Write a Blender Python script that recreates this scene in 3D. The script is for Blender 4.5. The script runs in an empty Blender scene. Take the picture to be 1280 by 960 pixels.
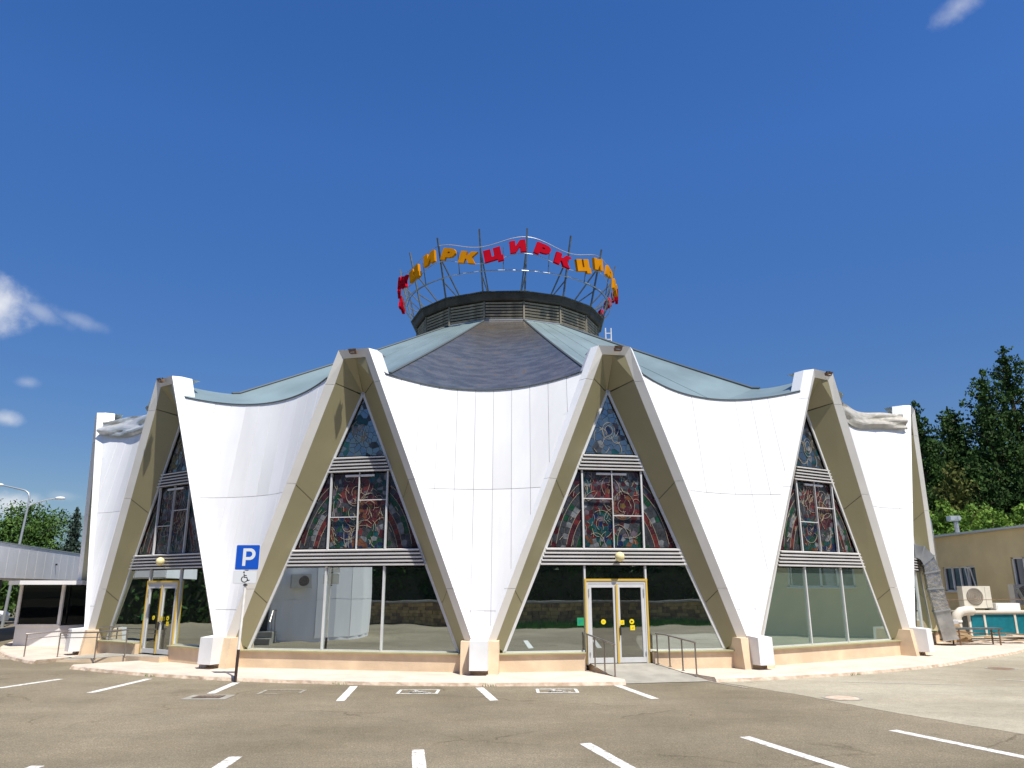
import bpy, bmesh, math, random
from mathutils import Vector, Matrix
from mathutils.geometry import tessellate_polygon
random.seed(7)
SC = bpy.context.scene
COL = SC.collection
pi = math.pi
# ------------------------------------------------------------------ camera
F_PX, PITCH, ROLL, YAW = 946.3, .2617, -.002, .0057
CAM = Vector((0, 0, 2.4))
cy, sy, cp, sp = math.cos(YAW), math.sin(YAW), math.cos(PITCH), math.sin(PITCH)
R0 = Vector((cy, -sy, 0)); H0 = Vector((sy, cy, 0)); Z0 = Vector((0, 0, 1))
FW = H0*cp + Z0*sp; UP0 = Z0*cp - H0*sp
cr, sr = math.cos(ROLL), math.sin(ROLL)
RIGHT = R0*cr + UP0*sr; UPV = UP0*cr - R0*sr
cam_data = bpy.data.cameras.new('camera')
cam = bpy.data.objects.new('camera', cam_data); COL.objects.link(cam)
cam_data.sensor_width = 36; cam_data.lens = F_PX/1280*36
cam_data.clip_start = .1; cam_data.clip_end = 9000
mw = Matrix((RIGHT, UPV, -FW)).transposed().to_4x4(); mw.translation = CAM
cam.matrix_world = mw
SC.camera = cam
# ------------------------------------------------------------------ light
SUN_EL = math.radians(62.0)
SUN_AZ = math.radians(148.5)            # clockwise from +Y
sun_dir = Vector((math.sin(SUN_AZ)*math.cos(SUN_EL), math.cos(SUN_AZ)*math.cos(SUN_EL), math.sin(SUN_EL)))
sl = bpy.data.lights.new('sun', 'SUN'); sl.energy = 4.2; sl.angle = math.radians(.5); sl.color = (1, .955, .87)
so = bpy.data.objects.new('sun', sl); COL.objects.link(so)
so.rotation_euler = (-sun_dir).to_track_quat('-Z', 'Y').to_euler(); so.location = (20, -30, 60)
SC.view_settings.view_transform = 'Standard'; SC.view_settings.look = 'None'
SC.view_settings.exposure = .66; SC.view_settings.gamma = 1
world = bpy.data.worlds.new('World'); SC.world = world; world.use_nodes = True

def build_world():
    nt = world.node_tree; nt.nodes.clear(); N = nt.nodes.new; L = nt.links.new
    out = N('ShaderNodeOutputWorld'); bg = N('ShaderNodeBackground'); bg.inputs['Strength'].default_value = .10
    sky = N('ShaderNodeTexSky'); sky.sky_type = 'NISHITA'; sky.sun_disc = False
    sky.sun_elevation = SUN_EL; sky.sun_rotation = SUN_AZ; sky.altitude = 800; sky.air_density = 1.0
    sky.dust_density = .5; sky.ozone_density = 2.2
    hs = N('ShaderNodeHueSaturation'); hs.inputs['Saturation'].default_value = 1.31; hs.inputs['Hue'].default_value = .511; hs.inputs['Value'].default_value = 1.01
    L(sky.outputs[0], hs.inputs['Color'])
    tc = N('ShaderNodeTexCoord')
    noi = N('ShaderNodeTexNoise'); noi.inputs['Scale'].default_value = 34; noi.inputs['Detail'].default_value = 7
    noi.inputs['Roughness'].default_value = .6
    L(tc.outputs['Generated'], noi.inputs['Vector'])
    def math_(op, a, b=None, c=None):
        m = N('ShaderNodeMath'); m.operation = op
        for i, v in enumerate((a, b, c)):
            if v is None: continue
            if isinstance(v, (int, float)): m.inputs[i].default_value = v
            else: L(v, m.inputs[i])
        return m.outputs[0]
    total = None
    for d, rx, ry, tilt, amt in (((-.556, .780, .2990), .042, .040, -.25, .85), ((-.5247, .797, .2985), .045, .013, -.3, .30),
                                 ((-.4925, .8205, .2965), .046, .011, -.2, .22),
                                 ((-.5504, .8153, .1796), .022, .010, -.1, .5), ((-.534, .8162, .2207), .016, .009, 0, .25),
                                 ((-.5419, .8358, .0884), .036, .017, .1, .75), ((-.500, .857, .1), .02, .008, 0, .2),
                                 ((.4712, .6599, .5852), .034, .018, .35, .36), ((.60, .45, .66), .08, .03, .3, .4),
                                 ((-.8, .55, .25), .12, .04, .1, .5), ((-.7, -.5, .5), .2, .08, .2, .5), ((.7, -.6, .3), .25, .05, .1, .5)):
        d = Vector(d).normalized(); h = Vector((d.y, -d.x, 0)).normalized(); v = h.cross(d).normalized()
        h2 = h*math.cos(tilt) + v*math.sin(tilt); v2 = v*math.cos(tilt) - h*math.sin(tilt)
        def dot(ax, r):
            n = N('ShaderNodeVectorMath'); n.operation = 'DOT_PRODUCT'; L(tc.outputs['Generated'], n.inputs[0])
            n.inputs[1].default_value = ax/r
            return math_('SUBTRACT', n.outputs['Value'], d.dot(ax)/r)
        a = dot(h2, rx); b = dot(v2, ry); c = dot(d, .25)
        ln = math_('SQRT', math_('ADD', math_('ADD', math_('MULTIPLY', a, a), math_('MULTIPLY', b, b)), math_('MULTIPLY', c, c)))
        k = math_('ADD', math_('SUBTRACT', 1.0, ln), math_('MULTIPLY', math_('SUBTRACT', noi.outputs['Fac'], .5), 1.25))
        mr = N('ShaderNodeMapRange'); mr.interpolation_type = 'SMOOTHSTEP'
        mr.inputs['From Min'].default_value = 0.0; mr.inputs['From Max'].default_value = 1.1
        mr.inputs['To Max'].default_value = amt
        L(k, mr.inputs['Value'])
        total = mr.outputs[0] if total is None else math_('MAXIMUM', total, mr.outputs[0])
    mix = N('ShaderNodeMix'); mix.data_type = 'RGBA'
    sz = N('ShaderNodeSeparateXYZ'); L(tc.outputs['Generated'], sz.inputs[0])
    el = N('ShaderNodeMapRange'); el.inputs['From Min'].default_value = 0; el.inputs['From Max'].default_value = .52
    el.inputs['To Min'].default_value = .38; el.inputs['To Max'].default_value = 1.0; L(sz.outputs['Z'], el.inputs['Value'])
    dim = N('ShaderNodeVectorMath'); dim.operation = 'SCALE'; L(hs.outputs[0], dim.inputs[0]); L(el.outputs[0], dim.inputs['Scale'])
    L(total, mix.inputs['Factor']); L(dim.outputs[0], mix.inputs['A']); mix.inputs['B'].default_value = (5.6, 5.7, 5.9, 1)
    L(mix.outputs['Result'], bg.inputs['Color']); L(bg.outputs[0], out.inputs['Surface'])
build_world()

# ------------------------------------------------------------------ materials
def mat(name, base, rough=.6, metal=0., var=0., scale=3., bump=0., bscale=20., spec=.5, col2=None, detail=6, coat=0., contrast=(.35, .65), stretch=None):
    m = bpy.data.materials.new(name); m.use_nodes = True; nt = m.node_tree
    b = nt.nodes['Principled BSDF']
    b.inputs['Base Color'].default_value = (*base, 1); b.inputs['Roughness'].default_value = rough
    b.inputs['Metallic'].default_value = metal; b.inputs['Specular IOR Level'].default_value = spec
    b.inputs['Coat Weight'].default_value = coat
    tc = nt.nodes.new('ShaderNodeTexCoord'); src = tc.outputs['Object']
    if stretch:
        mp = nt.nodes.new('ShaderNodeMapping'); mp.inputs['Scale'].default_value = stretch
        nt.links.new(src, mp.inputs['Vector']); src = mp.outputs[0]
    if var or col2:
        n = nt.nodes.new('ShaderNodeTexNoise'); n.inputs['Scale'].default_value = scale; n.inputs['Detail'].default_value = detail
        nt.links.new(src, n.inputs['Vector'])
        r = nt.nodes.new('ShaderNodeValToRGB'); e = r.color_ramp.elements
        e[0].position, e[1].position = contrast
        c2 = col2 if col2 else tuple(min(1, c*(1+var)) for c in base)
        c1 = base if col2 else tuple(c*(1-var) for c in base)
        e[0].color = (*c1, 1); e[1].color = (*c2, 1)
        nt.links.new(n.outputs['Fac'], r.inputs['Fac']); nt.links.new(r.outputs['Color'], b.inputs['Base Color'])
    if bump:
        n2 = nt.nodes.new('ShaderNodeTexNoise'); n2.inputs['Scale'].default_value = bscale; n2.inputs['Detail'].default_value = 4
        nt.links.new(src, n2.inputs['Vector'])
        bp = nt.nodes.new('ShaderNodeBump'); bp.inputs['Strength'].default_value = bump; bp.inputs['Distance'].default_value = .02
        nt.links.new(n2.outputs['Fac'], bp.inputs['Height']); nt.links.new(bp.outputs['Normal'], b.inputs['Normal'])
    return m

def mirror_glass(name, tint, dark, refl, bump=.0):
    m = bpy.data.materials.new(name); m.use_nodes = True; nt = m.node_tree; nt.nodes.clear()
    N = nt.nodes.new; L = nt.links.new
    out = N('ShaderNodeOutputMaterial'); mx = N('ShaderNodeMixShader'); g = N('ShaderNodeBsdfGlossy'); d = N('ShaderNodeBsdfDiffuse')
    g.inputs['Color'].default_value = (*tint, 1); g.inputs['Roughness'].default_value = .012
    d.inputs['Color'].default_value = (*dark, 1)
    lw = N('ShaderNodeLayerWeight'); lw.inputs['Blend'].default_value = .35
    mr = N('ShaderNodeMapRange'); mr.inputs['To Min'].default_value = refl; mr.inputs['To Max'].default_value = min(1, refl+.55)
    L(lw.outputs['Fresnel'], mr.inputs['Value']); L(mr.outputs[0], mx.inputs['Fac'])
    L(d.outputs[0], mx.inputs[1]); L(g.outputs[0], mx.inputs[2])
    if bump:
        tc = N('ShaderNodeTexCoord'); n = N('ShaderNodeTexNoise'); n.inputs['Scale'].default_value = .9; n.inputs['Detail'].default_value = 1
        L(tc.outputs['Object'], n.inputs['Vector'])
        bp = N('ShaderNodeBump'); bp.inputs['Strength'].default_value = bump; bp.inputs['Distance'].default_value = .03
        L(n.outputs['Fac'], bp.inputs['Height']); L(bp.outputs['Normal'], g.inputs['Normal'])
    L(mx.outputs[0], out.inputs['Surface'])
    return m

def asphalt_material(name, c1, c2, speck, cracks=False):
    m = bpy.data.materials.new(name); m.use_nodes = True; nt = m.node_tree; b = nt.nodes['Principled BSDF']
    N = nt.nodes.new; L = nt.links.new
    tc = N('ShaderNodeTexCoord')
    def noise(s, d, rough=.6, map_=None):
        n = N('ShaderNodeTexNoise'); n.inputs['Scale'].default_value = s; n.inputs['Detail'].default_value = d; n.inputs['Roughness'].default_value = rough
        if map_:
            mp = N('ShaderNodeMapping'); mp.inputs['Scale'].default_value = map_; L(tc.outputs['Object'], mp.inputs['Vector']); L(mp.outputs[0], n.inputs['Vector'])
        else: L(tc.outputs['Object'], n.inputs['Vector'])
        return n.outputs['Fac']
    def ramp(f, p0, p1, a, bb):
        r = N('ShaderNodeValToRGB'); e = r.color_ramp.elements; e[0].position = p0; e[1].position = p1
        e[0].color = (*a, 1); e[1].color = (*bb, 1); L(f, r.inputs['Fac']); return r.outputs['Color']
    def mixc(mode, f, a, bb):
        x = N('ShaderNodeMix'); x.data_type = 'RGBA'; x.blend_type = mode; x.inputs['Factor'].default_value = f
        L(a, x.inputs['A']); L(bb, x.inputs['B']); return x.outputs['Result']
    big = ramp(noise(.16, 6, .62), .38, .62, c1, c2)
    streak = ramp(noise(.8, 5, .6, (.7, 1.3, 1)), .3, .7, (.9, .9, .9), (1.09, 1.08, 1.07))
    fine = mixc('MULTIPLY', 1, ramp(noise(38, 3, .8), .36, .64, (1-speck,)*3, (1+speck,)*3), ramp(noise(15, 4, .8), .38, .62, (1-speck*.32,)*3, (1+speck*.32,)*3))
    mid = ramp(noise(5, 4, .7), .3, .7, (.9, .9, .9), (1.09, 1.09, 1.09))
    spots = ramp(noise(.9, 2, .5), .70, .76, (1, 1, 1), (.8, .79, .77))
    c = mixc('MULTIPLY', 1, big, streak); c = mixc('MULTIPLY', 1, c, fine); c = mixc('MULTIPLY', 1, c, mid); c = mixc('MULTIPLY', 1, c, spots)
    if cracks:
        wob = N('ShaderNodeTexNoise'); wob.inputs['Scale'].default_value = 1.3; wob.inputs['Detail'].default_value = 5; L(tc.outputs['Object'], wob.inputs['Vector'])
        ad = N('ShaderNodeMixRGB'); ad.blend_type = 'ADD'; ad.inputs['Fac'].default_value = .9; L(tc.outputs['Object'], ad.inputs[1]); L(wob.outputs['Color'], ad.inputs[2])
        vo = N('ShaderNodeTexVoronoi'); vo.feature = 'DISTANCE_TO_EDGE'; vo.inputs['Scale'].default_value = .22; L(ad.outputs[0], vo.inputs['Vector'])
        line = ramp(vo.outputs['Distance'], .0025, .0065, (.62, .60, .57), (1, 1, 1))
        where = ramp(noise(.35, 2, .5), .50, .60, (0, 0, 0), (1, 1, 1))
        mm = N('ShaderNodeMix'); mm.data_type = 'RGBA'; mm.blend_type = 'MULTIPLY'; L(where, mm.inputs['Factor']); L(c, mm.inputs['A']); L(line, mm.inputs['B']); c = mm.outputs['Result']
        oil = ramp(noise(.55, 3, .55, (1, .8, 1)), .66, .74, (1, 1, 1), (.74, .73, .71)); c = mixc('MULTIPLY', .8, c, oil)
    L(c, b.inputs['Base Color']); b.inputs['Roughness'].default_value = .92; b.inputs['Specular IOR Level'].default_value = .25
    bp = N('ShaderNodeBump'); bp.inputs['Strength'].default_value = .5; bp.inputs['Distance'].default_value = .012
    L(noise(60, 3, .7), bp.inputs['Height']); L(bp.outputs['Normal'], b.inputs['Normal'])
    return m

def worn_paint(name, paint, under, lo, hi):
    m = mat(name, paint, .75); nt = m.node_tree; b = nt.nodes['Principled BSDF']
    tc = nt.nodes.new('ShaderNodeTexCoord'); n = nt.nodes.new('ShaderNodeTexNoise'); n.inputs['Scale'].default_value = 14; n.inputs['Detail'].default_value = 6
    n.inputs['Roughness'].default_value = .75
    nt.links.new(tc.outputs['Object'], n.inputs['Vector'])
    r = nt.nodes.new('ShaderNodeValToRGB'); e = r.color_ramp.elements; e[0].position = lo; e[1].position = hi
    e[0].color = (*under, 1); e[1].color = (*paint, 1)
    nt.links.new(n.outputs['Fac'], r.inputs['Fac']); nt.links.new(r.outputs['Color'], b.inputs['Base Color'])
    return m

M = {}
M['white_panel'] = mat('white_cladding', (.80, .795, .785), .5, var=.05, scale=1.2, stretch=(1, 1, .25))
M['white_panel_b'] = mat('white_cladding_warm', (.765, .76, .745), .55, var=.06, scale=1.0, stretch=(1, 1, .25))
M['seam'] = mat('panel_seam', (.30, .30, .30), .8)
M['rim'] = mat('pale_rim_panel', (.70, .68, .63), .5, var=.05, scale=.9, col2=None)
M['lip'] = mat('white_lip', (.82, .82, .81), .45, var=.03, scale=1)
M['soffit'] = mat('olive_soffit', (.285, .255, .145), .42, var=.05, scale=.8)
M['soffit_gap'] = mat('soffit_gap', (.14, .12, .06), .8)
M['alu'] = mat('aluminium_frame', (.58, .58, .57), .4, var=.05, scale=3)
M['slat'] = mat('louvre_slat', (.60, .585, .56), .45, var=.06, scale=2)
M['slat_back'] = mat('louvre_recess', (.10, .085, .085), .8)
M['glass'] = mirror_glass('lower_glass', (.74, .83, .83), (.016, .019, .018), .74, .08)
M['reflection_tint_glass'] = mirror_glass('painted_reflection_glass', (.62, .74, .68), (.115, .165, .135), .50, .05)  # pale green diffuse paints in the bright reflection of the annex wall
M['stain_glass'] = mirror_glass('upper_glass', (.56, .56, .52), (.02, .022, .025), .40, .06)
M['door_glass'] = mirror_glass('door_glass', (.75, .8, .78), (.012, .014, .013), .52, .04)
M['booth_glass'] = mirror_glass('booth_glass', (.3, .32, .32), (.004, .005, .006), .06, .05)
M['win_glass'] = mirror_glass('window_glass', (.6, .65, .72), (.008, .009, .012), .12)
M['peach'] = mat('peach_render', (.66, .51, .345), .9, var=.12, scale=1.6, bump=.25, bscale=30)
M['slab'] = mat('pink_paving', (.58, .485, .395), .9, var=.09, scale=1.3, bump=.2, bscale=40)
M['kerb'] = mat('worn_kerb', (.40, .29, .20), .95, col2=(.60, .49, .38), scale=5, bump=.9, bscale=14)
M['sill'] = mat('olive_sill', (.36, .35, .20), .5, var=.1, scale=2)
M['box'] = mat('white_box', (.74, .74, .73), .5, var=.04, scale=2)
M['concrete'] = mat('grey_concrete', (.30, .28, .235), .9, var=.14, scale=2.2, bump=.3, bscale=40)
M['roof'] = mat('pale_sheet_roof', (.215, .285, .29), .42, metal=.3, var=.14, scale=.8, bump=.12, bscale=3, stretch=(1, .5, .5))
M['ridge'] = mat('ridge_cap', (.10, .115, .115), .5, metal=.3)
M['crumple'] = mat('foil_sheet', (.60, .60, .56), .3, metal=.45, var=.12, scale=4)
M['crumple_warm'] = mat('canvas_sheet', (.43, .40, .335), .5, metal=.2, var=.14, scale=4)
M['drum'] = mat('lantern_slat', (.27, .235, .17), .65, var=.35, scale=2.5)
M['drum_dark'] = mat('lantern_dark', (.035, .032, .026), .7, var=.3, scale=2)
M['cornice'] = mat('lantern_cornice', (.045, .040, .032), .55, var=.35, scale=2.2)
M['steel'] = mat('grey_steel', (.13, .15, .15), .5, metal=.5, var=.2, scale=6)
M['light_steel'] = mat('light_steel', (.42, .44, .44), .4, metal=.5)
M['stainless'] = mat('stainless', (.34, .30, .26), .35, metal=.75, var=.1, scale=4)
M['red'] = mat('red_letter', (.40, .002, .014), .8, spec=.04, var=.08, scale=2)
M['yellow'] = mat('yellow_letter', (.52, .20, .003), .8, spec=.04, var=.1, scale=2)
M['cream'] = mat('cream_globe', (.78, .68, .36), .3)
M['dark'] = mat('dark_rubber', (.02, .02, .02), .6)
M['darkbrown'] = mat('post_foot', (.035, .022, .02), .7)
M['postwhite'] = mat('white_post', (.80, .78, .72), .55, var=.08, scale=6)
M['signblue'] = mat('sign_blue', (.005, .085, .50), .4)
M['signwhite'] = mat('sign_white', (.72, .74, .74), .4)
M['signback'] = mat('sign_grey', (.62, .62, .60), .45)
M['black'] = mat('black_mark', (.012, .012, .015), .5)
M['tape'] = mat('yellow_tape', (.60, .40, .06), .5)
M['sticker'] = mat('yellow_sticker', (.85, .66, .01), .45)
M['green'] = mat('green_sticker', (.02, .30, .12), .45)
M['asphalt'] = asphalt_material('asphalt', (.160, .134, .088), (.235, .200, .138), .42, True)
M['patch'] = asphalt_material('pale_paving', (.275, .243, .175), (.38, .345, .262), .2)
M['gravel'] = asphalt_material('gravel', (.30, .26, .20), (.42, .36, .28), .4)
M['ground'] = asphalt_material('far_ground', (.085, .09, .045), (.13, .115, .07), .3)
M['paint'] = worn_paint('white_paint', (.74, .73, .69), (.27, .235, .18), .39, .52)
M['paint_worn'] = worn_paint('faded_paint', (.56, .53, .46), (.22, .19, .15), .44, .66)
M['paint_faint'] = worn_paint('faint_paint', (.50, .46, .38), (.30, .27, .21), .42, .62)
M['iron'] = mat('cast_iron', (.075, .065, .055), .75, var=.3, scale=14, bump=.5, bscale=30)
M['beige'] = mat('beige_render', (.62, .50, .27), .9, var=.07, scale=.7, bump=.1, bscale=30)
M['fascia'] = mat('grey_fascia', (.80, .80, .81), .42, metal=.0, var=.04, scale=1.2)
M['white'] = mat('white_painted', (.72, .71, .70), .55, var=.05, scale=2)
M['duct'] = mat('galvanised_duct', (.50, .50, .48), .35, metal=.75, var=.25, scale=1.8, bump=.5, bscale=5)
M['duct_foil'] = mat('duct_foil', (.62, .60, .56), .25, metal=.8, var=.2, scale=5, bump=1.0, bscale=9)
M['teal'] = mat('teal_coil', (.008, .20, .25), .5, var=.12, scale=3)
M['ac'] = mat('ac_casing', (.62, .58, .49), .55, var=.06, scale=3)
M['grille'] = mat('fan_grille', (.16, .13, .10), .6, var=.3, scale=18)
M['rust'] = mat('rusty_steel', (.20, .12, .07), .8, var=.3, scale=8)
M['wood'] = mat('old_board', (.42, .30, .17), .85, var=.2, scale=4, stretch=(1, 6, 6))
M['leaf_oak'] = mat('broad_leaf', (.030, .075, .014), .6, col2=(.085, .15, .03), scale=.9, spec=.12)
M['leaf_spruce'] = mat('spruce_needle', (.022, .040, .026), .7, col2=(.055, .08, .06), scale=1.2, spec=.12)
M['leaf_pine'] = mat('pine_needle', (.016, .038, .010), .7, col2=(.040, .085, .016), scale=.45, spec=.12)
M['leaf_olive'] = mat('olive_needle', (.055, .075, .016), .7, col2=(.12, .13, .03), scale=.5, spec=.12)
M['leaf_bright'] = mat('bright_leaf', (.05, .12, .015), .6, col2=(.15, .24, .035), scale=.8, spec=.12)
M['bark'] = mat('bark', (.11, .075, .05), .95, var=.25, scale=5, bump=.6, bscale=12)
M['grass'] = mat('grass_blades', (.03, .11, .012), .7, col2=(.07, .2, .03), scale=2)
M['stone_a'] = mat('yellow_stone', (.34, .24, .10), .9, var=.25, scale=3, bump=.6, bscale=12)
M['stone_b'] = mat('brown_stone', (.20, .135, .075), .9, var=.25, scale=3, bump=.6, bscale=12)
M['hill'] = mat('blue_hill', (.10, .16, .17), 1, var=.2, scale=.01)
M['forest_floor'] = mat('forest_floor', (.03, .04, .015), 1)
STAIN = [mat('stain_'+n, c, .25, spec=.45, var=.4, scale=5) for n, c in (
    ('maroon', (.046, .010, .014)), ('red', (.10, .018, .017)), ('orange', (.11, .042, .020)), ('teal', (.007, .048, .055)),
    ('navy', (.008, .018, .06)), ('lilac', (.085, .068, .085)), ('green', (.007, .040, .018)), ('ochre', (.11, .07, .02)),
    ('smoke', (.034, .037, .042)), ('pale', (.13, .14, .15)))]
M['lead'] = mat('dark_lead', (.085, .075, .06), .5)
M['came'] = mat('pale_came', (.36, .31, .22), .45)

# ------------------------------------------------------------------ mesh helper
class MB:
    def __init__(s): s.v = []; s.f = []; s.m = []; s.mats = []
    def mi(s, m):
        if m not in s.mats: s.mats.append(m)
        return s.mats.index(m)
    def poly(s, pts, m):
        b = len(s.v); s.v += [tuple(p) for p in pts]; s.f.append(tuple(range(b, b+len(pts)))); s.m.append(s.mi(m))
    def box(s, c, d, m, X=Vector((1, 0, 0)), Y=Vector((0, 1, 0)), Z=Vector((0, 0, 1)), bev=0):
        c = Vector(c); b = len(s.v); h = (d[0]/2, d[1]/2, d[2]/2)
        for i in (-1, 1):
            for j in (-1, 1):
                for k in (-1, 1): s.v.append(tuple(c + X*h[0]*i + Y*h[1]*j + Z*h[2]*k))
        for q in ((0, 1, 3, 2), (4, 6, 7, 5), (0, 4, 5, 1), (2, 3, 7, 6), (0, 2, 6, 4), (1, 5, 7, 3)):
            s.f.append(tuple(b+i for i in q)); s.m.append(s.mi(m))
    def tube(s, pts, r, m, n=6, cap=True):
        pts = [Vector(p) for p in pts]; rs = r if isinstance(r, (list, tuple)) else [r]*len(pts)
        b = len(s.v); prev = None
        for i, p in enumerate(pts):
            t = (pts[min(i+1, len(pts)-1)] - pts[max(i-1, 0)]).normalized()
            u = t.orthogonal().normalized() if prev is None else (prev - t*prev.dot(t)).normalized()
            prev = u; w = t.cross(u)
            for k in range(n):
                a = 2*pi*k/n; s.v.append(tuple(p + (u*math.cos(a) + w*math.sin(a))*rs[i]))
        for i in range(len(pts)-1):
            for k in range(n):
                s.f.append((b+i*n+k, b+i*n+(k+1) % n, b+(i+1)*n+(k+1) % n, b+(i+1)*n+k)); s.m.append(s.mi(m))
        if cap:
            s.poly([s.v[b+k] for k in range(n)][::-1], m); e = b+(len(pts)-1)*n
            s.poly([s.v[e+k] for k in range(n)], m)
    def bar(s, a, b, wx, wy, m, up=Vector((0, 0, 1))):
        a = Vector(a); b = Vector(b); t = (b-a); l = t.length; t.normalize()
        x = t.cross(Vector(up)); x = x.normalized() if x.length > 1e-4 else t.orthogonal().normalized(); y = x.cross(t)
        s.box((a+b)/2, (wx, l, wy), m, x, t, y)
    def slab(s, front, off, m, mside=None):
        """front polygon pushed back by vector off -> closed solid"""
        f = [Vector(p) for p in front]; k = [p + Vector(off) for p in f]
        s.poly(f, m); s.poly(k[::-1], mside or m)
        for i in range(len(f)):
            j = (i+1) % len(f); s.poly((f[i], k[i], k[j], f[j]), mside or m)
    def shape(s, poly, o, X, Y, N, depth, m, holes=()):
        """2-D outline (with holes) as a plate; front at o+N*depth"""
        loops = [[Vector((p[0], p[1], 0)) for p in poly]] + [[Vector((p[0], p[1], 0)) for p in h] for h in holes]
        tris = tessellate_polygon(loops); flat = [p for l in loops for p in l]
        P = lambda p, d: Vector(o) + X*p.x + Y*p.y + N*d
        for t in tris:
            q = [flat[i] for i in t]
            ar = (q[1]-q[0]).cross(q[2]-q[0]).z
            if ar < 0: q = q[::-1]
            s.poly([P(p, depth) for p in q], m); s.poly([P(p, 0) for p in q[::-1]], m)
        for l in loops:
            for i in range(len(l)):
                j = (i+1) % len(l); s.poly((P(l[i], 0), P(l[j], 0), P(l[j], depth), P(l[i], depth)), m)
    def lathe(s, c, prof, m, n=16):
        c = Vector(c); b = len(s.v)
        for r, z in prof:
            for k in range(n): s.v.append((c.x + r*math.cos(2*pi*k/n), c.y + r*math.sin(2*pi*k/n), c.z + z))
        for i in range(len(prof)-1):
            for k in range(n):
                s.f.append((b+i*n+k, b+i*n+(k+1) % n, b+(i+1)*n+(k+1) % n, b+(i+1)*n+k)); s.m.append(s.mi(m))
    def mesh(s, name, smooth=False):
        me = bpy.data.meshes.new(name); me.from_pydata(s.v, [], s.f)
        for m in s.mats: me.materials.append(m)
        me.polygons.foreach_set('material_index', s.m)
        if smooth: me.polygons.foreach_set('use_smooth', [True]*len(s.f))
        me.update(); return me
    def obj(s, name, parent=None, smooth=False, **props):
        return link(name, s.mesh(name, smooth), parent, **props)

def link(name, me, parent=None, rz=0., loc=(0, 0, 0), **props):
    o = bpy.data.objects.new(name, me); COL.objects.link(o)
    if parent: o.parent = parent
    o.location = loc; o.rotation_euler = (0, 0, rz)
    for k, v in props.items(): o[k] = v
    return o
def thing(name, label, cat, loc=(0, 0, 0), rz=0., group=None):
    o = link(name, None, None, rz, loc, label=label, category=cat)
    o.empty_display_size = .3
    if group: o['group'] = group
    return o
V = Vector
UX, UY, UZ = V((1, 0, 0)), V((0, 1, 0)), V((0, 0, 1))

# ------------------------------------------------------------------ ground
D = 42.35; PH = -.0374; DT = 2*pi/16
def P3(a, r, z): return V((r*math.sin(a), D - r*math.cos(a), z))
def ground():
    m = MB(); m.poly([(-4000, -4000, -.03), (4000, -4000, -.03), (4000, 4000, -.03), (-4000, 4000, -.03)], M['ground'])
    m.obj('ground', kind='structure')
    m = MB(); m.poly([(-60, -1.2, 0), (60, -1.2, 0), (60, 62, 0), (-60, 62, 0)], M['asphalt'])
    lot = m.obj('parking_lot', kind='structure')
    # pale paving on the right: one border line, then out along the building
    m = MB(); z = .004
    edge = [(4.95, 21.9), (5.43, 21.06), (6.05, 19.75), (6.66, 18.47), (7.05, 17.4), (7.43, 16.26), (8.0, 15.0), (8.62, 13.69), (10.2, 10.4), (12, 7)]
    rnd = random.Random(3); e2 = []
    for i in range(len(edge)-1):
        for k in range(6):
            t = k/6; e2.append((edge[i][0]*(1-t)+edge[i+1][0]*t + rnd.uniform(-.035, .035), edge[i][1]*(1-t)+edge[i+1][1]*t))
    pts = [(x, y, z) for x, y in e2] + [(50, 7, z), (50, 50, z), (25, 44, z), (20, 31, z), (12, 25.2, z), (8, 23.2, z)]
    m.shape([(p[0], p[1]) for p in pts], V((0, 0, 0)), UX, UY, UZ, z, M['patch'])
    m.obj('pale_pavement', kind='structure')
    return lot
lot = ground()

def strip(a, b, w, z, name, material, parent=lot):
    a = V((*a, z)); b = V((*b, z)); t = (b-a).normalized(); n = V((-t.y, t.x, 0))*w/2
    m = MB(); k = max(2, int((b-a).length/.25)); rnd = random.Random(hash((round(a.x, 2), round(b.y, 2))) & 999)
    L_ = []; R_ = []
    for i in range(k+1):
        p = a + (b-a)*i/k; L_.append(p + n*(1+rnd.uniform(-.06, .06))); R_.append(p - n*(1+rnd.uniform(-.06, .06)))
    for i in range(k): m.poly((L_[i+1], L_[i], R_[i], R_[i+1]), material)
    return m.obj(name, parent)
PW = .19
for a, b in (((-3.86, 20.3), (-3.66, 17.75)), ((-.70, 19.95), (-.30, 17.75)), ((2.72, 20.5), (3.25, 17.95)), ((-1.37, 12.6), (-.85, 8.5)),
             ((1.22, 13.05), (2.3, 8.8)), ((3.9, 13.55), (5.2, 9.2)), ((6.62, 14.1), (8.4, 9.6)), ((-3.99, 12.15), (-3.9, 8.0)),
             ((-7.08, 21.1), (-6.95, 19.0)), ((-9.75, 22.0), (-9.86, 19.2)), ((-12.15, 22.0), (-12.6, 20.1)), ((-6.55, 11.6), (-6.7, 8))):
    strip(a, b, PW, .004, 'painted_line', M['paint'])
strip((5.1, 21.4), (5.85, 19.7), .09, .009, 'border_line', M['paint_worn'])
for a, b in (((8.6, 20.9), (11.4, 20.2)), ((12.9, 21.3), (14.9, 20.3)), ((17.0, 22.4), (20.5, 20.4))):
    strip(a, b, .13, .009, 'faint_line', M['paint_faint'])

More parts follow.
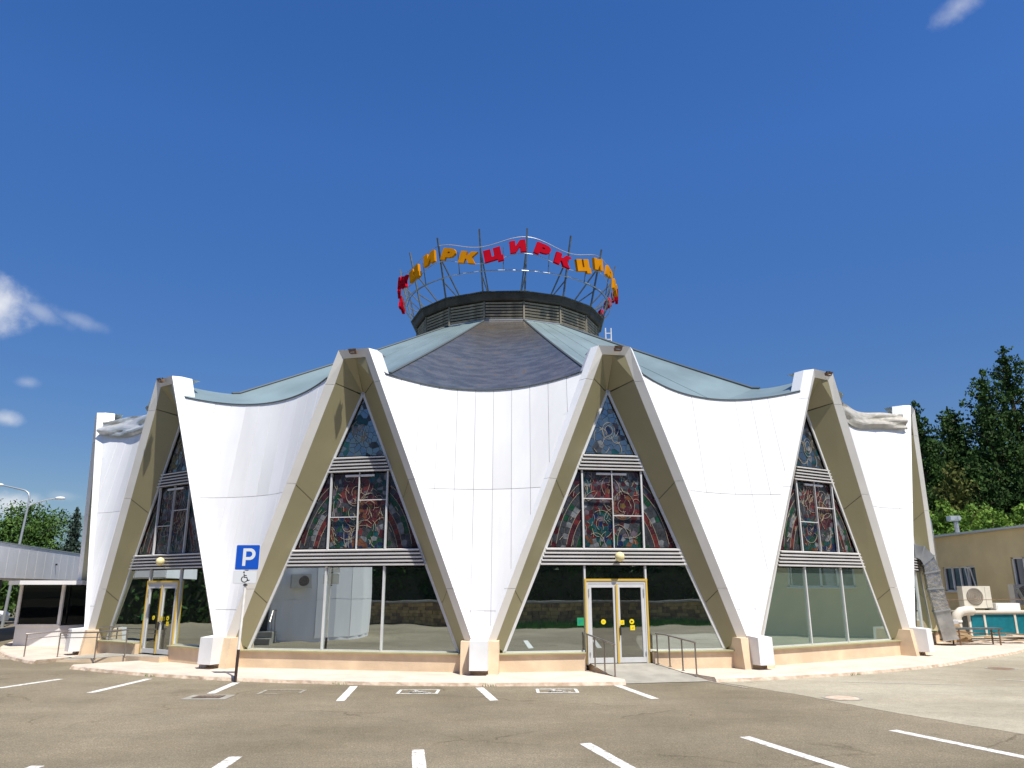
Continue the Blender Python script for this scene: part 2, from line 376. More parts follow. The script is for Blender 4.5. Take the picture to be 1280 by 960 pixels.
def wheelchair_marks(m, P, mt, k=1.0):
    """pictogram drawn with strokes; P maps (x,y in 0..1) to a point; returns nothing"""
    def stroke(pts, w):
        for (x0, y0), (x1, y1) in zip(pts[:-1], pts[1:]):
            dx, dy = x1-x0, y1-y0; l = math.hypot(dx, dy); nx, ny = -dy/l*w/2, dx/l*w/2; ex, ey = dx/l*w*.3, dy/l*w*.3
            m.poly([P(x0-nx-ex, y0-ny-ey), P(x1-nx+ex, y1-ny+ey), P(x1+nx+ex, y1+ny+ey), P(x0+nx-ex, y0+ny-ey)], mt)
    w = .075*k
    stroke([(.42, .74), (.45, .45), (.66, .45), (.76, .18), (.88, .22)], w)
    stroke([(.44, .6), (.62, .6)], w)
    stroke([(.36+.0, .50)] + [(.48+.24*math.cos(a), .30+.24*math.sin(a)) for a in [math.radians(140+i*17) for i in range(13)]], w)
    m.poly([P(.40+.075*math.cos(i*pi/4), .87+.075*math.sin(i*pi/4)) for i in range(8)], mt)
def road_icon(cx, cyy, w, h, rot, mt, full=True):
    m = MB(); z = .008; c, s = math.cos(rot), math.sin(rot)
    G = lambda x, y: V((cx + c*x*w - s*y*h, cyy + s*x*w + c*y*h, z))
    def rect(x0, y0, x1, y1): m.poly([G(x0, y0), G(x1, y0), G(x1, y1), G(x0, y1)], mt)
    b = .075; bh = .11
    rect(-.5, .5-bh, .5, .5); rect(-.5, -.5, -.5+b, .5-bh)
    if full:
        rect(-.5+b, -.5, .5-b, -.5+bh); rect(.5-b, -.5, .5, .5-bh)
        wheelchair_marks(m, lambda x, y: G((x-.5)*.8, (y-.5)*.76), mt, 1.25)
    else:
        rect(.5-b, -.2, .5, .5-bh); rect(-.3, -.5, .05, -.5+bh)
    m.obj('wheelchair_marking', lot)
road_icon(-2.12, 19.2, .98, .72, 0.0, M['paint']); road_icon(1.17, 19.28, 1.0, .72, 0.0, M['paint']); road_icon(-5.35, 19.2, 1.0, .78, .0, M['paint_worn'], False)

# manhole cover
mh = thing('manhole_cover', 'rectangular dark iron drain cover set in the asphalt near the parking sign', 'manhole cover', (-6.75, 18.35, .004))
m = MB(); m.box((0, 0, .004), (.98, .72, .008), M['concrete']); m.obj('frame', mh)
m = MB(); m.box((0, 0, .013), (.62, .40, .010), M['iron'])
for i in range(7): m.box((-.26+i*.087, 0, .0205), (.03, .34, .005), M['rust'])
m.obj('grate', mh)
for (x, y, lab) in ((14.75, 24.0, 'rusty round manhole cover in pale paving by the right kerb'), (7.4, 17.95, 'worn round manhole cover flush with pale paving beside the asphalt edge')):
    mh = thing('manhole_cover', lab, 'manhole cover', (x, y, .009))
    m = MB(); m.lathe((0, 0, 0), [(.42, 0), (.42, .004), (.36, .005)], M['concrete'], 20); m.obj('frame', mh)
    m = MB(); m.lathe((0, 0, 0), [(.355, .002), (.35, .004), (.0, .004)], M['rust'] if x > 12 else M['kerb'], 20); m.obj('lid', mh)

# sidewalk ring round the building
def outer_r(a):
    if a > .80: return 22.1 + (a-.80)*4.2
    if a < -.62: return 22.1 + (-.62-a)*1.4
    return 22.1
def pavement(name, a0o, a1o, a0i, a1i, rin, n):
    m = MB(); z = .12; H = .12; pr = random.Random(5)
    bev = .05
    rows = []
    for i in range(n+1):
        t = i/n; ao = a0o + (a1o-a0o)*t; ai = a0i + (a1i-a0i)*t
        R = outer_r(ao) + pr.uniform(-.012, .012)
        rows.append((P3(ai, rin, z), P3(ao, R-bev, z), P3(ao, R+pr.uniform(-.01, .01), z-bev*.8), P3(ao, R+.045+pr.uniform(-.02, .02), .0), P3(ai, rin, 0)))
    for a, b in zip(rows[:-1], rows[1:]):
        m.poly((a[0], a[1], b[1], b[0]), M['slab']); m.poly((a[1], a[2], b[2], b[1]), M['slab']); m.poly((a[2], a[3], b[3], b[2]), M['kerb'])
    m.poly([rows[0][k] for k in (4, 3, 2, 1, 0)], M['kerb']); m.poly([rows[-1][k] for k in (0, 1, 2, 3, 4)], M['kerb'])
    return m.obj(name, kind='structure')
pavement('pavement', -.648, .135, -.62, .108, 19.4, 60)
pavement('pavement', .246, 1.35, .218, 1.35, 19.4, 70)
pavement('pavement', -1.4, -.765, -1.4, -.80, 19.4, 40)
# weeds rooted along the kerb foot
m = MB(); rnd = random.Random(31)
for a in (-.47, -.195, -.02, .45):
    for i in range(14):
        p = P3(a+rnd.uniform(-.009, .009), 22.15+rnd.uniform(-.02, .05), 0); d = V((rnd.uniform(-.05, .05), rnd.uniform(-.05, .03), rnd.uniform(.03, .10)))
        m.poly((p, p+V((.018, 0, 0)), p+d), M['grass'])
m.obj('weeds', kind='stuff', label='small green weeds sprouting along the foot of the kerb')
# ramps
m = MB()
rp = [P3(.118, 19.5, .285), P3(.212, 19.5, .285), P3(.243, 21.95, .012), P3(.1365, 21.95, .012)]
mid = [P3(.119, 19.9, .285), P3(.215, 19.9, .285)]
m.poly((rp[0], rp[1], mid[1], mid[0]), M['concrete']); m.poly((mid[0], mid[1], rp[2], rp[3]), M['concrete'])
for a, b, c in ((rp[0], mid[0], rp[3]), (rp[2], mid[1], rp[1])):
    m.poly([V((p.x, p.y, 0)) for p in (a, b, c)][::-1] + [a, b, c], M['peach'])
m.obj('ramp', kind='structure', label='grey concrete ramp rising to the yellow taped entrance')
m = MB()
q = [V((-13.1, 27.9, .285)), V((-10.6, 26.1, .285)), V((-10.95, 25.25, .285)), V((-12.6, 26.5, .22)), V((-15.5, 26.95, .012)), V((-16.3, 27.5, .012))]
m.poly(q[::-1], M['concrete'])
for i in range(len(q)):
    a, b = q[i], q[(i+1) % len(q)]; m.poly((a, b, V((b.x, b.y, 0)), V((a.x, a.y, 0))), M['peach'])
m.obj('ramp', kind='structure', label='grey concrete ramp to the left entrance')
# gravel apron between the left ramp and the covered gallery
m = MB(); m.poly([(-16.2, 27.6, .006), (-14.2, 29.2, .006), (-18, 34, .006), (-21.5, 34, .006), (-20.4, 29.5, .006), (-18.2, 28, .006)][::-1], M['gravel'])
m.obj('gravel_path', kind='structure')

# ------------------------------------------------------------------ the circus building
BLD = thing('circus_building', 'round white tent shaped hall with folded petals and tall triangular windows', 'building', (0, D, 0))
# arch frame coordinates: (u along the chord, w outward, z up) -> local (u, -w, z)
def A(u, w, z): return V((u, -w, z))
ZT = 9.5
QB = (-3.83, 20.16, .85); QT = (-.5, 20.58, ZT)
def lerp(a, b, t): return tuple(x+(y-x)*t for x, y in zip(a, b))
def tz(z): return (z-QB[2])/(QT[2]-QB[2])
def Q(z): return lerp(QB, QT, tz(z))
def Eo(z): q = Q(z); return (q[0]+.25, q[1]-.14, z)
def Lp(z):
    t = tz(z); q = Q(z); return (q[0]-(.06+.11*t), q[1]-(.10+.18*t), z)
WG = 19.7
GB = (-3.28, WG, .62); GT = (-.03, WG, 8.25)
def Gz(z): t = (z-GB[2])/(GT[2]-GB[2]); return (GB[0]+(GT[0]-GB[0])*t, WG, z)
EZ = 9.25
ETOP = (-.36, 20.47, EZ)
def mir(p): return (-p[0], p[1], p[2])
def half_arch_meshes():
    """rim legs, soffit panels of one arch (shared by all arches)"""
    parts = []
    cuts = [.85, 2.35, 5.45, 8.45, ZT]
    for s in (1, -1):
        f = (lambda p: A(*p)) if s == 1 else (lambda p: A(*mir(p)))
        def q4(m, a, b, c, d, mt):
            pts = [f(a), f(b), f(c), f(d)]
            m.poly(pts if s == 1 else pts[::-1], mt)
        for i in range(len(cuts)-1):
            z0, z1 = cuts[i], cuts[i+1]; g = .004
            za, zb = z0+g*(i > 0), z1-(g if i < len(cuts)-2 else 0)
            m = MB()
            E1 = Eo(zb) if i < 3 else ETOP
            q4(m, Q(za), Eo(za), E1, Q(zb), M['rim'])
            q4(m, Lp(za), Q(za), Q(zb), Lp(zb), M['lip'])
            # thickness behind
            bk = lambda p: (p[0], p[1]-.38, p[2])
            q4(m, bk(Lp(za)), Lp(za), Lp(zb), bk(Lp(zb)), M['lip'])
            q4(m, Q(zb), E1, bk(E1), bk(Lp(zb)), M['soffit_gap'])
            parts.append(('rim_panel', m.mesh('rim_panel')))
        # soffit panels with open joints, hung in front of a dark backing
        segs = [(.85, .62, 2.3, 1.9), (2.3, 1.9, 5.42, 4.92), (5.42, 4.92, 8.5, 8.25)]
        for e0, g0, e1, g1 in segs:
            d = .009
            m = MB(); a, b, c, e = Eo(e0+d), Gz(g0+d), Gz(g1-d), Eo(e1-d)
            q4(m, a, b, c, e, M['soffit']); parts.append(('soffit_panel', m.mesh('soffit_panel')))
        m = MB(); d = .009
        mid = (0, 20.40, EZ); gt = (0, WG-.05, 8.30)
        pts = [f(Eo(8.5+d)), f(lerp(Gz(8.25), gt, .5)), f(gt), f(mid), f(ETOP)]
        m.poly(pts if s == 1 else pts[::-1], M['soffit']); parts.append(('soffit_panel', m.mesh('soffit_panel')))
        # backing
        m = MB(); o = lambda p: (p[0]-.05, p[1]-.02, p[2]+.02)
        q4(m, o(Eo(.85)), o(Gz(.62)), o(Gz(8.25)), o(Eo(8.6)), M['soffit_gap'])
        parts.append(('soffit_backing', m.mesh('soffit_backing')))
    # top box
    m = MB(); ql, qr = QT, mir(QT); el, er = ETOP, mir(ETOP); ll, lr = Lp(ZT), mir(Lp(ZT))
    m.poly([A(*p) for p in (el, er, qr, ql)], M['rim'])
    m.poly([A(*p) for p in (ql, qr, lr, (lr[0], 19.6, ZT-.02), (ll[0], 19.6, ZT-.02), ll)], M['lip'])
    m.poly([A(*p) for p in (el, (-.36, 20.2, EZ+.02), (.36, 20.2, EZ+.02), er)][::-1], M['soffit'])
    parts.append(('apex_cap', m.mesh('apex_cap')))
    return parts
ARCH = half_arch_meshes()

# petal coordinates: (x, w, z), from the arch's left lip seen from the petal to its right
c_, s_ = math.cos(DT/2), math.sin(DT/2)
def petal_edge(z):
    u, w, _ = Lp(z)                     # left leg of the arch to the right (+DT/2) of the petal
    return (u*c_ + w*s_, w*c_ - u*s_)
PZ0, ZMID, ZSIDE = .85, 8.35, 8.72
def petal_pt(x, z, off=0.):
    b, we = petal_edge(z); b = max(b, .05); t = max(-1, min(1, x/b))
    return V((x, -(we - .25*b*(1-t*t) + off), z))
BTOP = petal_edge(ZSIDE)[0]
def ztop(x): return ZMID + (ZSIDE-ZMID)*min(1, abs(x)/BTOP)**2
def zlow(x):                            # height where the V becomes as wide as |x|
    lo, hi = PZ0, 9.0
    if petal_edge(lo)[0] >= abs(x): return lo
    for _ in range(30):
        md = (lo+hi)/2
        if petal_edge(md)[0] < abs(x): lo = md
        else: hi = md
    return hi
def petal_meshes(seed):
    rnd = random.Random(seed); parts = []
    # continuous backing a little behind
    m = MB(); n = 24; rows = 22
    for j in range(rows):
        for i in range(n):
            def g(ii, jj):
                zf = jj/rows; t = -1+2*ii/n; zt = ztop(t*BTOP); z = PZ0+(zt-.02-PZ0)*zf; b = petal_edge(z)[0]+.01
                return petal_pt(t*b, z, -.035)
            m.poly((g(i, j), g(i+1, j), g(i+1, j+1), g(i, j+1)), M['seam'])
    parts.append(('backing_sheet', m.mesh('backing_sheet', True)))
    W = .565; xs = []
    x = -5.5*W
    while x < 5.5*W+.001: xs.append(x); x += W
    xs = [-BTOP-.02] + [x for x in xs if abs(x) < BTOP-.12] + [BTOP+.02]
    gap = .0045
    for x0, x1 in zip(xs[:-1], xs[1:]):
        xin = 0 if x0*x1 < 0 else min(abs(x0+gap), abs(x1-gap))
        zs = zlow(xin)
        for zb0, zb1 in ((PZ0, 1.75), (1.75, 5.2), (5.2, 99)):
            za = max(zs, zb0)+(gap*1.4 if zb0 > PZ0 else 0)
            zc = 99 if zb1 > 50 else zb1-gap*1.4
            if za > min(zc, ZSIDE)-.12: continue
            m = MB(); K = 3; d = rnd.uniform(-.003, .003); zc9 = min(zc, ZSIDE)
            rows_ = sorted(set([za+(zc9-za)*q_/7 for q_ in range(8)] + [q_ for q_ in (zlow(abs(x0+gap)), zlow(abs(x1-gap))) if za+.01 < q_ < zc9-.01])); R = len(rows_)-1
            mt = M['white_panel'] if rnd.random() < .7 else M['white_panel_b']
            def pt(i, j, off=0.):
                zn = rows_[j]; f = (zn-za)/(min(zc, ZSIDE)-za)
                b = petal_edge(zn)[0]
                l = max(x0+gap, -b); r = min(x1-gap, b)
                if r < l: l = r = (l+r)/2 if abs(l) < b else math.copysign(b, x0+x1)
                xx = l+(r-l)*i/K
                z = zn if zc < 50 else za+(ztop(xx)-za)*f
                return petal_pt(xx, z, d+off)
            for j in range(R):
                for i in range(K): m.poly((pt(i, j), pt(i+1, j), pt(i+1, j+1), pt(i, j+1)), mt)
                for i, fl in ((0, 1), (K, 0)):
                    a, b, c, e = pt(i, j), pt(i, j+1), pt(i, j+1, -.03), pt(i, j, -.03)
                    m.poly((a, b, c, e) if fl else (a, e, c, b), mt)
            for j in (0, R):
                for i in range(K):
                    a, b, c, e = pt(i, j), pt(i+1, j), pt(i+1, j, -.03), pt(i, j, -.03)
                    m.poly((a, e, c, b) if j == 0 else (a, b, c, e), mt)
            parts.append(('cladding_panel', m.mesh('cladding_panel')))
    # gutter edge under the roof sheet
    m = MB(); n = 20
    ed = [petal_pt(-BTOP+2*BTOP*i/n, ztop(-BTOP+2*BTOP*i/n)+.012, .02) for i in range(n+1)]
    m.tube(ed, .022, M['ridge'], 4)
    parts.append(('eave_trim', m.mesh('eave_trim')))
    return parts
PETALS = [petal_meshes(s) for s in (11,)]

def pier_mesh():
    m = MB()
    for s in (-1, 1):
        pts = [(-20.72, .10), (-20.60, .96), (-19.3, 1.0), (-19.3, .10)]
        x0 = s*.24; x1 = s*.52
        f = [V((x0, y, z)) for y, z in pts]; g = [V((x1, y, z)) for y, z in pts]
        if s > 0: f, g = g, f
        # f is the -x... order kept simple: closed solid
        m.poly(f, M['peach']); m.poly(g[::-1], M['peach'])
        for i in range(4):
            j = (i+1) % 4; m.poly((f[j], f[i], g[i], g[j]), M['peach'])
    m.box((0, -20.2, .4), (.48, .8, .62), M['peach'])
    b = MB(); pts = [(-21.05, .25), (-21.02, .99), (-20.1, 1.06), (-20.1, .25)]
    f = [V((-.245, y, z)) for y, z in pts]; g = [V((.245, y, z)) for y, z in pts]
    b.poly(f, M['box']); b.poly(g[::-1], M['box'])
    for i in range(4):
        j = (i+1) % 4; b.poly((f[j], f[i], g[i], g[j]), M['box'])
    return m.mesh('pier'), b.mesh('cover_box')
PIER, PIERBOX = pier_mesh()

# --- stained glass
def clip(poly, n, d):
    out = []
    for i in range(len(poly)):
        a, b = poly[i], poly[(i+1) % len(poly)]
        da, db = a[0]*n[0]+a[1]*n[1]-d, b[0]*n[0]+b[1]*n[1]-d
        if da <= 0: out.append(a)
        if da*db < 0:
            t = da/(da-db); out.append((a[0]+(b[0]-a[0])*t, a[1]+(b[1]-a[1])*t))
    return out
def area(p): return sum(p[i][0]*p[(i+1) % len(p)][1]-p[(i+1) % len(p)][0]*p[i][1] for i in range(len(p)))/2
def bright(i, rnd): return i
def stained(poly, kind, seed):
    """cells of coloured glass set in pale leads, one mesh; poly counter-clockwise in (u,z)"""
    rnd = random.Random(seed); x0 = min(p[0] for p in poly); x1 = max(p[0] for p in poly); y0 = min(p[1] for p in poly); y1 = max(p[1] for p in poly)
    cx, cz = (x0+x1)/2, (y0+y1)/2
    seeds = []
    if kind == 'mid':
        # rings of pieces round two off-centre medallions and a standing shape
        for (mx, mz, rr) in ((x0+.55, cz-.45, .5), (x1-.55, cz+.1, .55), (cx-.1, cz+.55, .45)):
            for r in (.0, .16, .32, .46):
                if r > rr: continue
                k = max(1, int(2*pi*r/.2))
                for i in range(k):
                    a = 2*pi*i/k + r*3; seeds.append((mx+r*math.cos(a), mz+r*math.sin(a)))
        sp = .125
    elif kind == 'left' or kind == 'right':
        ox = x1+.9 if kind == 'left' else x0-.9
        sgn = -1 if kind == 'left' else 1
        for k in range(11):
            r = .75+.15*k*1.0
            for i in range(26):
                a = i*.085+(k % 2)*.04; px = ox+sgn*r*math.cos(a)*1.0; pz = y0-.5+r*1.45*math.sin(a)
                seeds.append((px, pz))
        sp = .19
    else: sp = .17
    z = y0
    while z < y1:
        x = x0
        while x < x1:
            p = (x+rnd.uniform(-.5, .5)*sp, z+rnd.uniform(-.5, .5)*sp)
            if all((p[0]-q[0])**2+(p[1]-q[1])**2 > (sp*.62)**2 for q in seeds): seeds.append(p)
            x += sp
        z += sp
    seeds = [q for q in seeds if x0-.1 < q[0] < x1+.1 and y0-.1 < q[1] < y1+.1]
    m = MB(); bw = .013
    m.poly([A(p[0], WG-.075, p[1]) for p in poly], M['lead'])
    med = [(x0+.55, cz-.45), (x1-.55, cz+.1), (cx-.1, cz+.55)]
    for q in seeds:
        c = poly
        for o in seeds:
            if o is q: continue
            dx, dy = o[0]-q[0], o[1]-q[1]
            l2 = dx*dx+dy*dy
            if l2 > .9 or l2 < 1e-6: continue
            l = math.sqrt(l2); n = (dx/l, dy/l); d = (q[0]+o[0])/2*n[0]+(q[1]+o[1])/2*n[1]-bw*.55
            c = clip(c, n, d)
            if len(c) < 3: break
        if len(c) < 3 or area(c) < .0012: continue
        if kind == 'mid':
            dm = [math.hypot(q[0]-a, q[1]-b) for a, b in med]; k = dm.index(min(dm)); dd = dm[k]
            if dd < .1: ci = (4, 7, 2)[k]
            elif dd < .25: ci = rnd.choice(((0, 5, 3), (1, 0, 0), (0, 0, 1))[k])
            elif dd < .4: ci = rnd.choice(((4, 3, 6), (0, 2, 0), (1, 5, 0))[k])
            elif dd < .55: ci = rnd.choice((0, 1, 8, 8))
            else: ci = rnd.choice((8, 8, 5, 9, 0, 6, 3, 8))
            if q[1] < y0+.3: ci = rnd.choice((4, 6, 3, 2, 9))
        elif kind in ('left', 'right'):
            ox = x1+.9 if kind == 'left' else x0-.9
            r = math.hypot(q[0]-ox, (q[1]-y0+.5)/1.45); k = int((r-.67)/.16)
            ci = ((8, 5), (0, 8), (6, 8), (8, 8), (0, 1), (8, 9), (8, 6), (0, 8), (5, 8), (3, 8), (8, 8))[k % 11][rnd.random() < .5]
        else:
            r = math.hypot(q[0], q[1]-y0-.55)
            ci = rnd.choice((3, 4, 9, 5)) if r < .42 else rnd.choice((8, 8, 3, 8, 9))
        tl, tv = rnd.uniform(-.03, .03), rnd.uniform(-.03, .03)
        mt = STAIN[ci] if kind != 'top' or rnd.random() < .25 else M['stain_glass']
        m.poly([A(p[0], WG-.068+tl*(p[0]-q[0])+tv*(p[1]-q[1]), p[1]) for p in c], mt)
    # curved pale cames following the drawing
    def inside(p): return all((poly[(i+1) % len(poly)][0]-poly[i][0])*(p[1]-poly[i][1])-(poly[(i+1) % len(poly)][1]-poly[i][1])*(p[0]-poly[i][0]) > .012 for i in range(len(poly)))
    def came(pts, r=.006):
        run = []
        for p in pts+[None]:
            if p is not None and inside(p): run.append(p)
            else:
                if len(run) > 2: m.tube([A(x, WG-.052, z) for x, z in run], r, M['came'], 4, False)
                run = []
    def arc(x, z, rx, rz, a0, a1, n=22): return [(x+rx*math.cos(math.radians(a0+(a1-a0)*i/n)), z+rz*math.sin(math.radians(a0+(a1-a0)*i/n))) for i in range(n+1)]
    if kind == 'mid':
        for mx, mz in med:
            for rr in (.16, .36):
                a0 = rnd.uniform(0, 360); came(arc(mx, mz, rr, rr*1.15, a0, a0+rnd.uniform(110, 200)))
        for i in range(26):
            mx, mz = rnd.uniform(x0, x1), rnd.uniform(y0, y1); rr = rnd.uniform(.12, .5); a0 = rnd.uniform(0, 360)
            came(arc(mx, mz, rr, rr*rnd.uniform(.7, 1.8), a0, a0+rnd.uniform(60, 130), 12))
        for i in range(60):
            mx, mz = rnd.uniform(x0, x1), rnd.uniform(y0, y1); a = rnd.uniform(.8, 2.3); l = rnd.uniform(.08, .24)
            came([(mx+l*t*math.cos(a+.35*t), mz+l*t*math.sin(a+.35*t)) for t in (0, .25, .5, .75, 1)], .0055)
    elif kind in ('left', 'right'):
        ox = x1+.9 if kind == 'left' else x0-.9; sgn = -1 if kind == 'left' else 1
        for k in (1, 2, 4, 5, 7, 8):
            r = .68+.15*k; came([(ox+sgn*r*math.cos(a*.04), y0-.5+r*1.45*math.sin(a*.04)) for a in range(40)])
        for i in range(12):
            mx, mz = rnd.uniform(x0, x1), rnd.uniform(y0, y1); a = rnd.uniform(.6, 1.4)*(-sgn)+pi/2*(1+sgn); l = .16
            came([(mx+l*t*math.cos(a), mz+l*t*math.sin(a)) for t in (0, .33, .66, 1)], .007)
    else:
        zc = y0+.62
        for rr in (.12, .2): came(arc(0, zc+.1, rr, rr*1.3, 0, 360))
        for i in range(9):
            mx, mz = rnd.uniform(-.4, .4), rnd.uniform(y0+.1, y0+.9); rr = rnd.uniform(.1, .3); a0 = rnd.uniform(0, 360); came(arc(mx, mz, rr, rr*1.4, a0, a0+120, 10), .007)
    return m

BAND = ((5.80, 6.29), (3.0, 3.5))
def gu(z): return Gz(z)[0]
def glazing(k, door=False, ramp=False):
    rz = PH - k*DT
    off = 0.0
    m = MB(); fw = .05
    # outer frame
    a, b, c = V(A(*GB)), V(A(*mir(GB))), V(A(0, WG, 8.33))
    for p, q in ((a, c), (b, c), (a, b)):
        m.bar(p, q, .10 if p is not a or q is not b else .07, fw, M['alu'], V((0, -1, 0)))
    bl, br = -.90, .95
    g = link('glazing', m.mesh('glazing'), BLD, rz)
    def sub(mm, name, **kw): return link(name, mm.mesh(name), g, **kw)
    # louvre bands
    for z0, z1 in BAND:
        m = MB(); m.slab([A(gu(z0)+.02, WG+.0, z0), A(-gu(z0)-.02, WG+.0, z0), A(-gu(z1)-.02, WG, z1), A(gu(z1)+.02, WG, z1)], V((0, .05, 0)), M['slat_back'])
        sub(m, 'louvre_back')
        for i in range(5):
            zc = z0+.04+i*(z1-z0-.08)/4; ua = gu(zc)+.03; m = MB()
            pr = [(.0, .0), (.10, -.028), (.105, .012), (.0, .040)]
            f = [A(ua, WG+w, zc+h) for w, h in pr]; e = [A(-ua, WG+w, zc+h) for w, h in pr]
            m.poly(f[::-1], M['slat']); m.poly(e, M['slat'])
            for j in range(4):
                n = (j+1) % 4; m.poly((f[j], f[n], e[n], e[j]), M['slat'])
            sub(m, 'louvre_slat')
    def mullion(u0, z0, z1, r=.05, name='mullion'):
        m = MB(); m.box((u0, -(WG+.01), (z0+z1)/2), (r, .07, z1-z0), M['alu']); sub(m, name)
    # stained panes
    zt = 8.15
    tri = [(gu(6.33)+.06, 6.33), (-gu(6.33)-.06, 6.33), (0, zt)]
    s0 = int(k*10)+50
    sub(stained(tri, 'top', s0), 'stained_pane', kind='stuff')
    z0, z1 = 3.53, 5.77
    sub(stained([(bl+.03, z0), (br-.03, z0), (br-.03, z1), (bl+.03, z1)], 'mid', s0+1), 'stained_pane', kind='stuff')
    sub(stained([(gu(z0)+.07, z0), (bl-.03, z0), (bl-.03, z1-.03), (gu(z1)+.07, z1)], 'left', s0+2), 'stained_pane', kind='stuff')
    sub(stained([(br+.03, z0), (-gu(z0)-.07, z0), (-gu(z1)-.07, z1), (br+.03, z1-.03)], 'right', s0+3), 'stained_pane', kind='stuff')
    for u0 in (bl, br): mullion(u0, 3.5, 5.8)
    mullion((bl+br)/2, 3.5, 5.8, .022, 'glazing_bar')
    for (ua, ub, zz) in ((bl, (bl+br)/2, 4.45 if k != -.5 else 4.95), ((bl+br)/2, br, 4.95 if k != -.5 else 4.45)):
        m = MB(); m.box(((ua+ub)/2, -(WG+.008), zz), (ub-ua, .04, .026), M['alu']); sub(m, 'glazing_bar')
    m = MB(); m.box(((bl+br)/2, -(WG-.01), 5.70), (.95, .05, .06), M['white']); sub(m, 'lamp_strip')
    # lower panes
    z0, z1 = .66, 2.97
    G = M['glass'] if k != -1.5 else M['reflection_tint_glass']
    lower_b = .30 if door else z0
    for nm, pl in (('left', [(gu(z0)+.05, z0), (bl-.025, z0), (bl-.025, z1), (gu(z1)+.05, z1)]), ('right', [(br+.025, z0), (-gu(z0)-.05, z0), (-gu(z1)-.05, z1), (br+.025, z1)])):
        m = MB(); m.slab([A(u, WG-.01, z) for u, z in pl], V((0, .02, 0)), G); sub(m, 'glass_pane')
    for u0 in (bl, br): mullion(u0, .62, 3.0)
    if not door:
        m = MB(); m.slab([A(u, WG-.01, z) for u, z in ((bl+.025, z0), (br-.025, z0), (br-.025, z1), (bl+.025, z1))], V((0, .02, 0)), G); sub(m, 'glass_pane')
    else:
        m = MB(); m.slab([A(u, WG-.01, z) for u, z in ((bl+.025, 2.60), (br-.025, 2.60), (br-.025, z1), (bl+.025, z1))], V((0, .02, 0)), G); sub(m, 'glass_pane')
    # base wall and sill
    ww = WG+.22
    spans = [(-3.62, 3.62)] if not door else [(-3.62, bl-.07), (br+.07, 3.62)]
    for ua, ub in spans:
        m = MB(); sl = MB(); m.box(((ua+ub)/2, -(ww-.3), .335), (ub-ua, .6, .49), M['peach'])
        sl.box(((ua+ub)/2, -(ww-.13), .601), (ub-ua-.03, .42, .035), M['sill'])
        link('base_wall', m.mesh('base_wall'), BLD, rz); link('window_sill', sl.mesh('window_sill'), BLD, rz)
    if door: make_door(rz, bl, br)
    return g

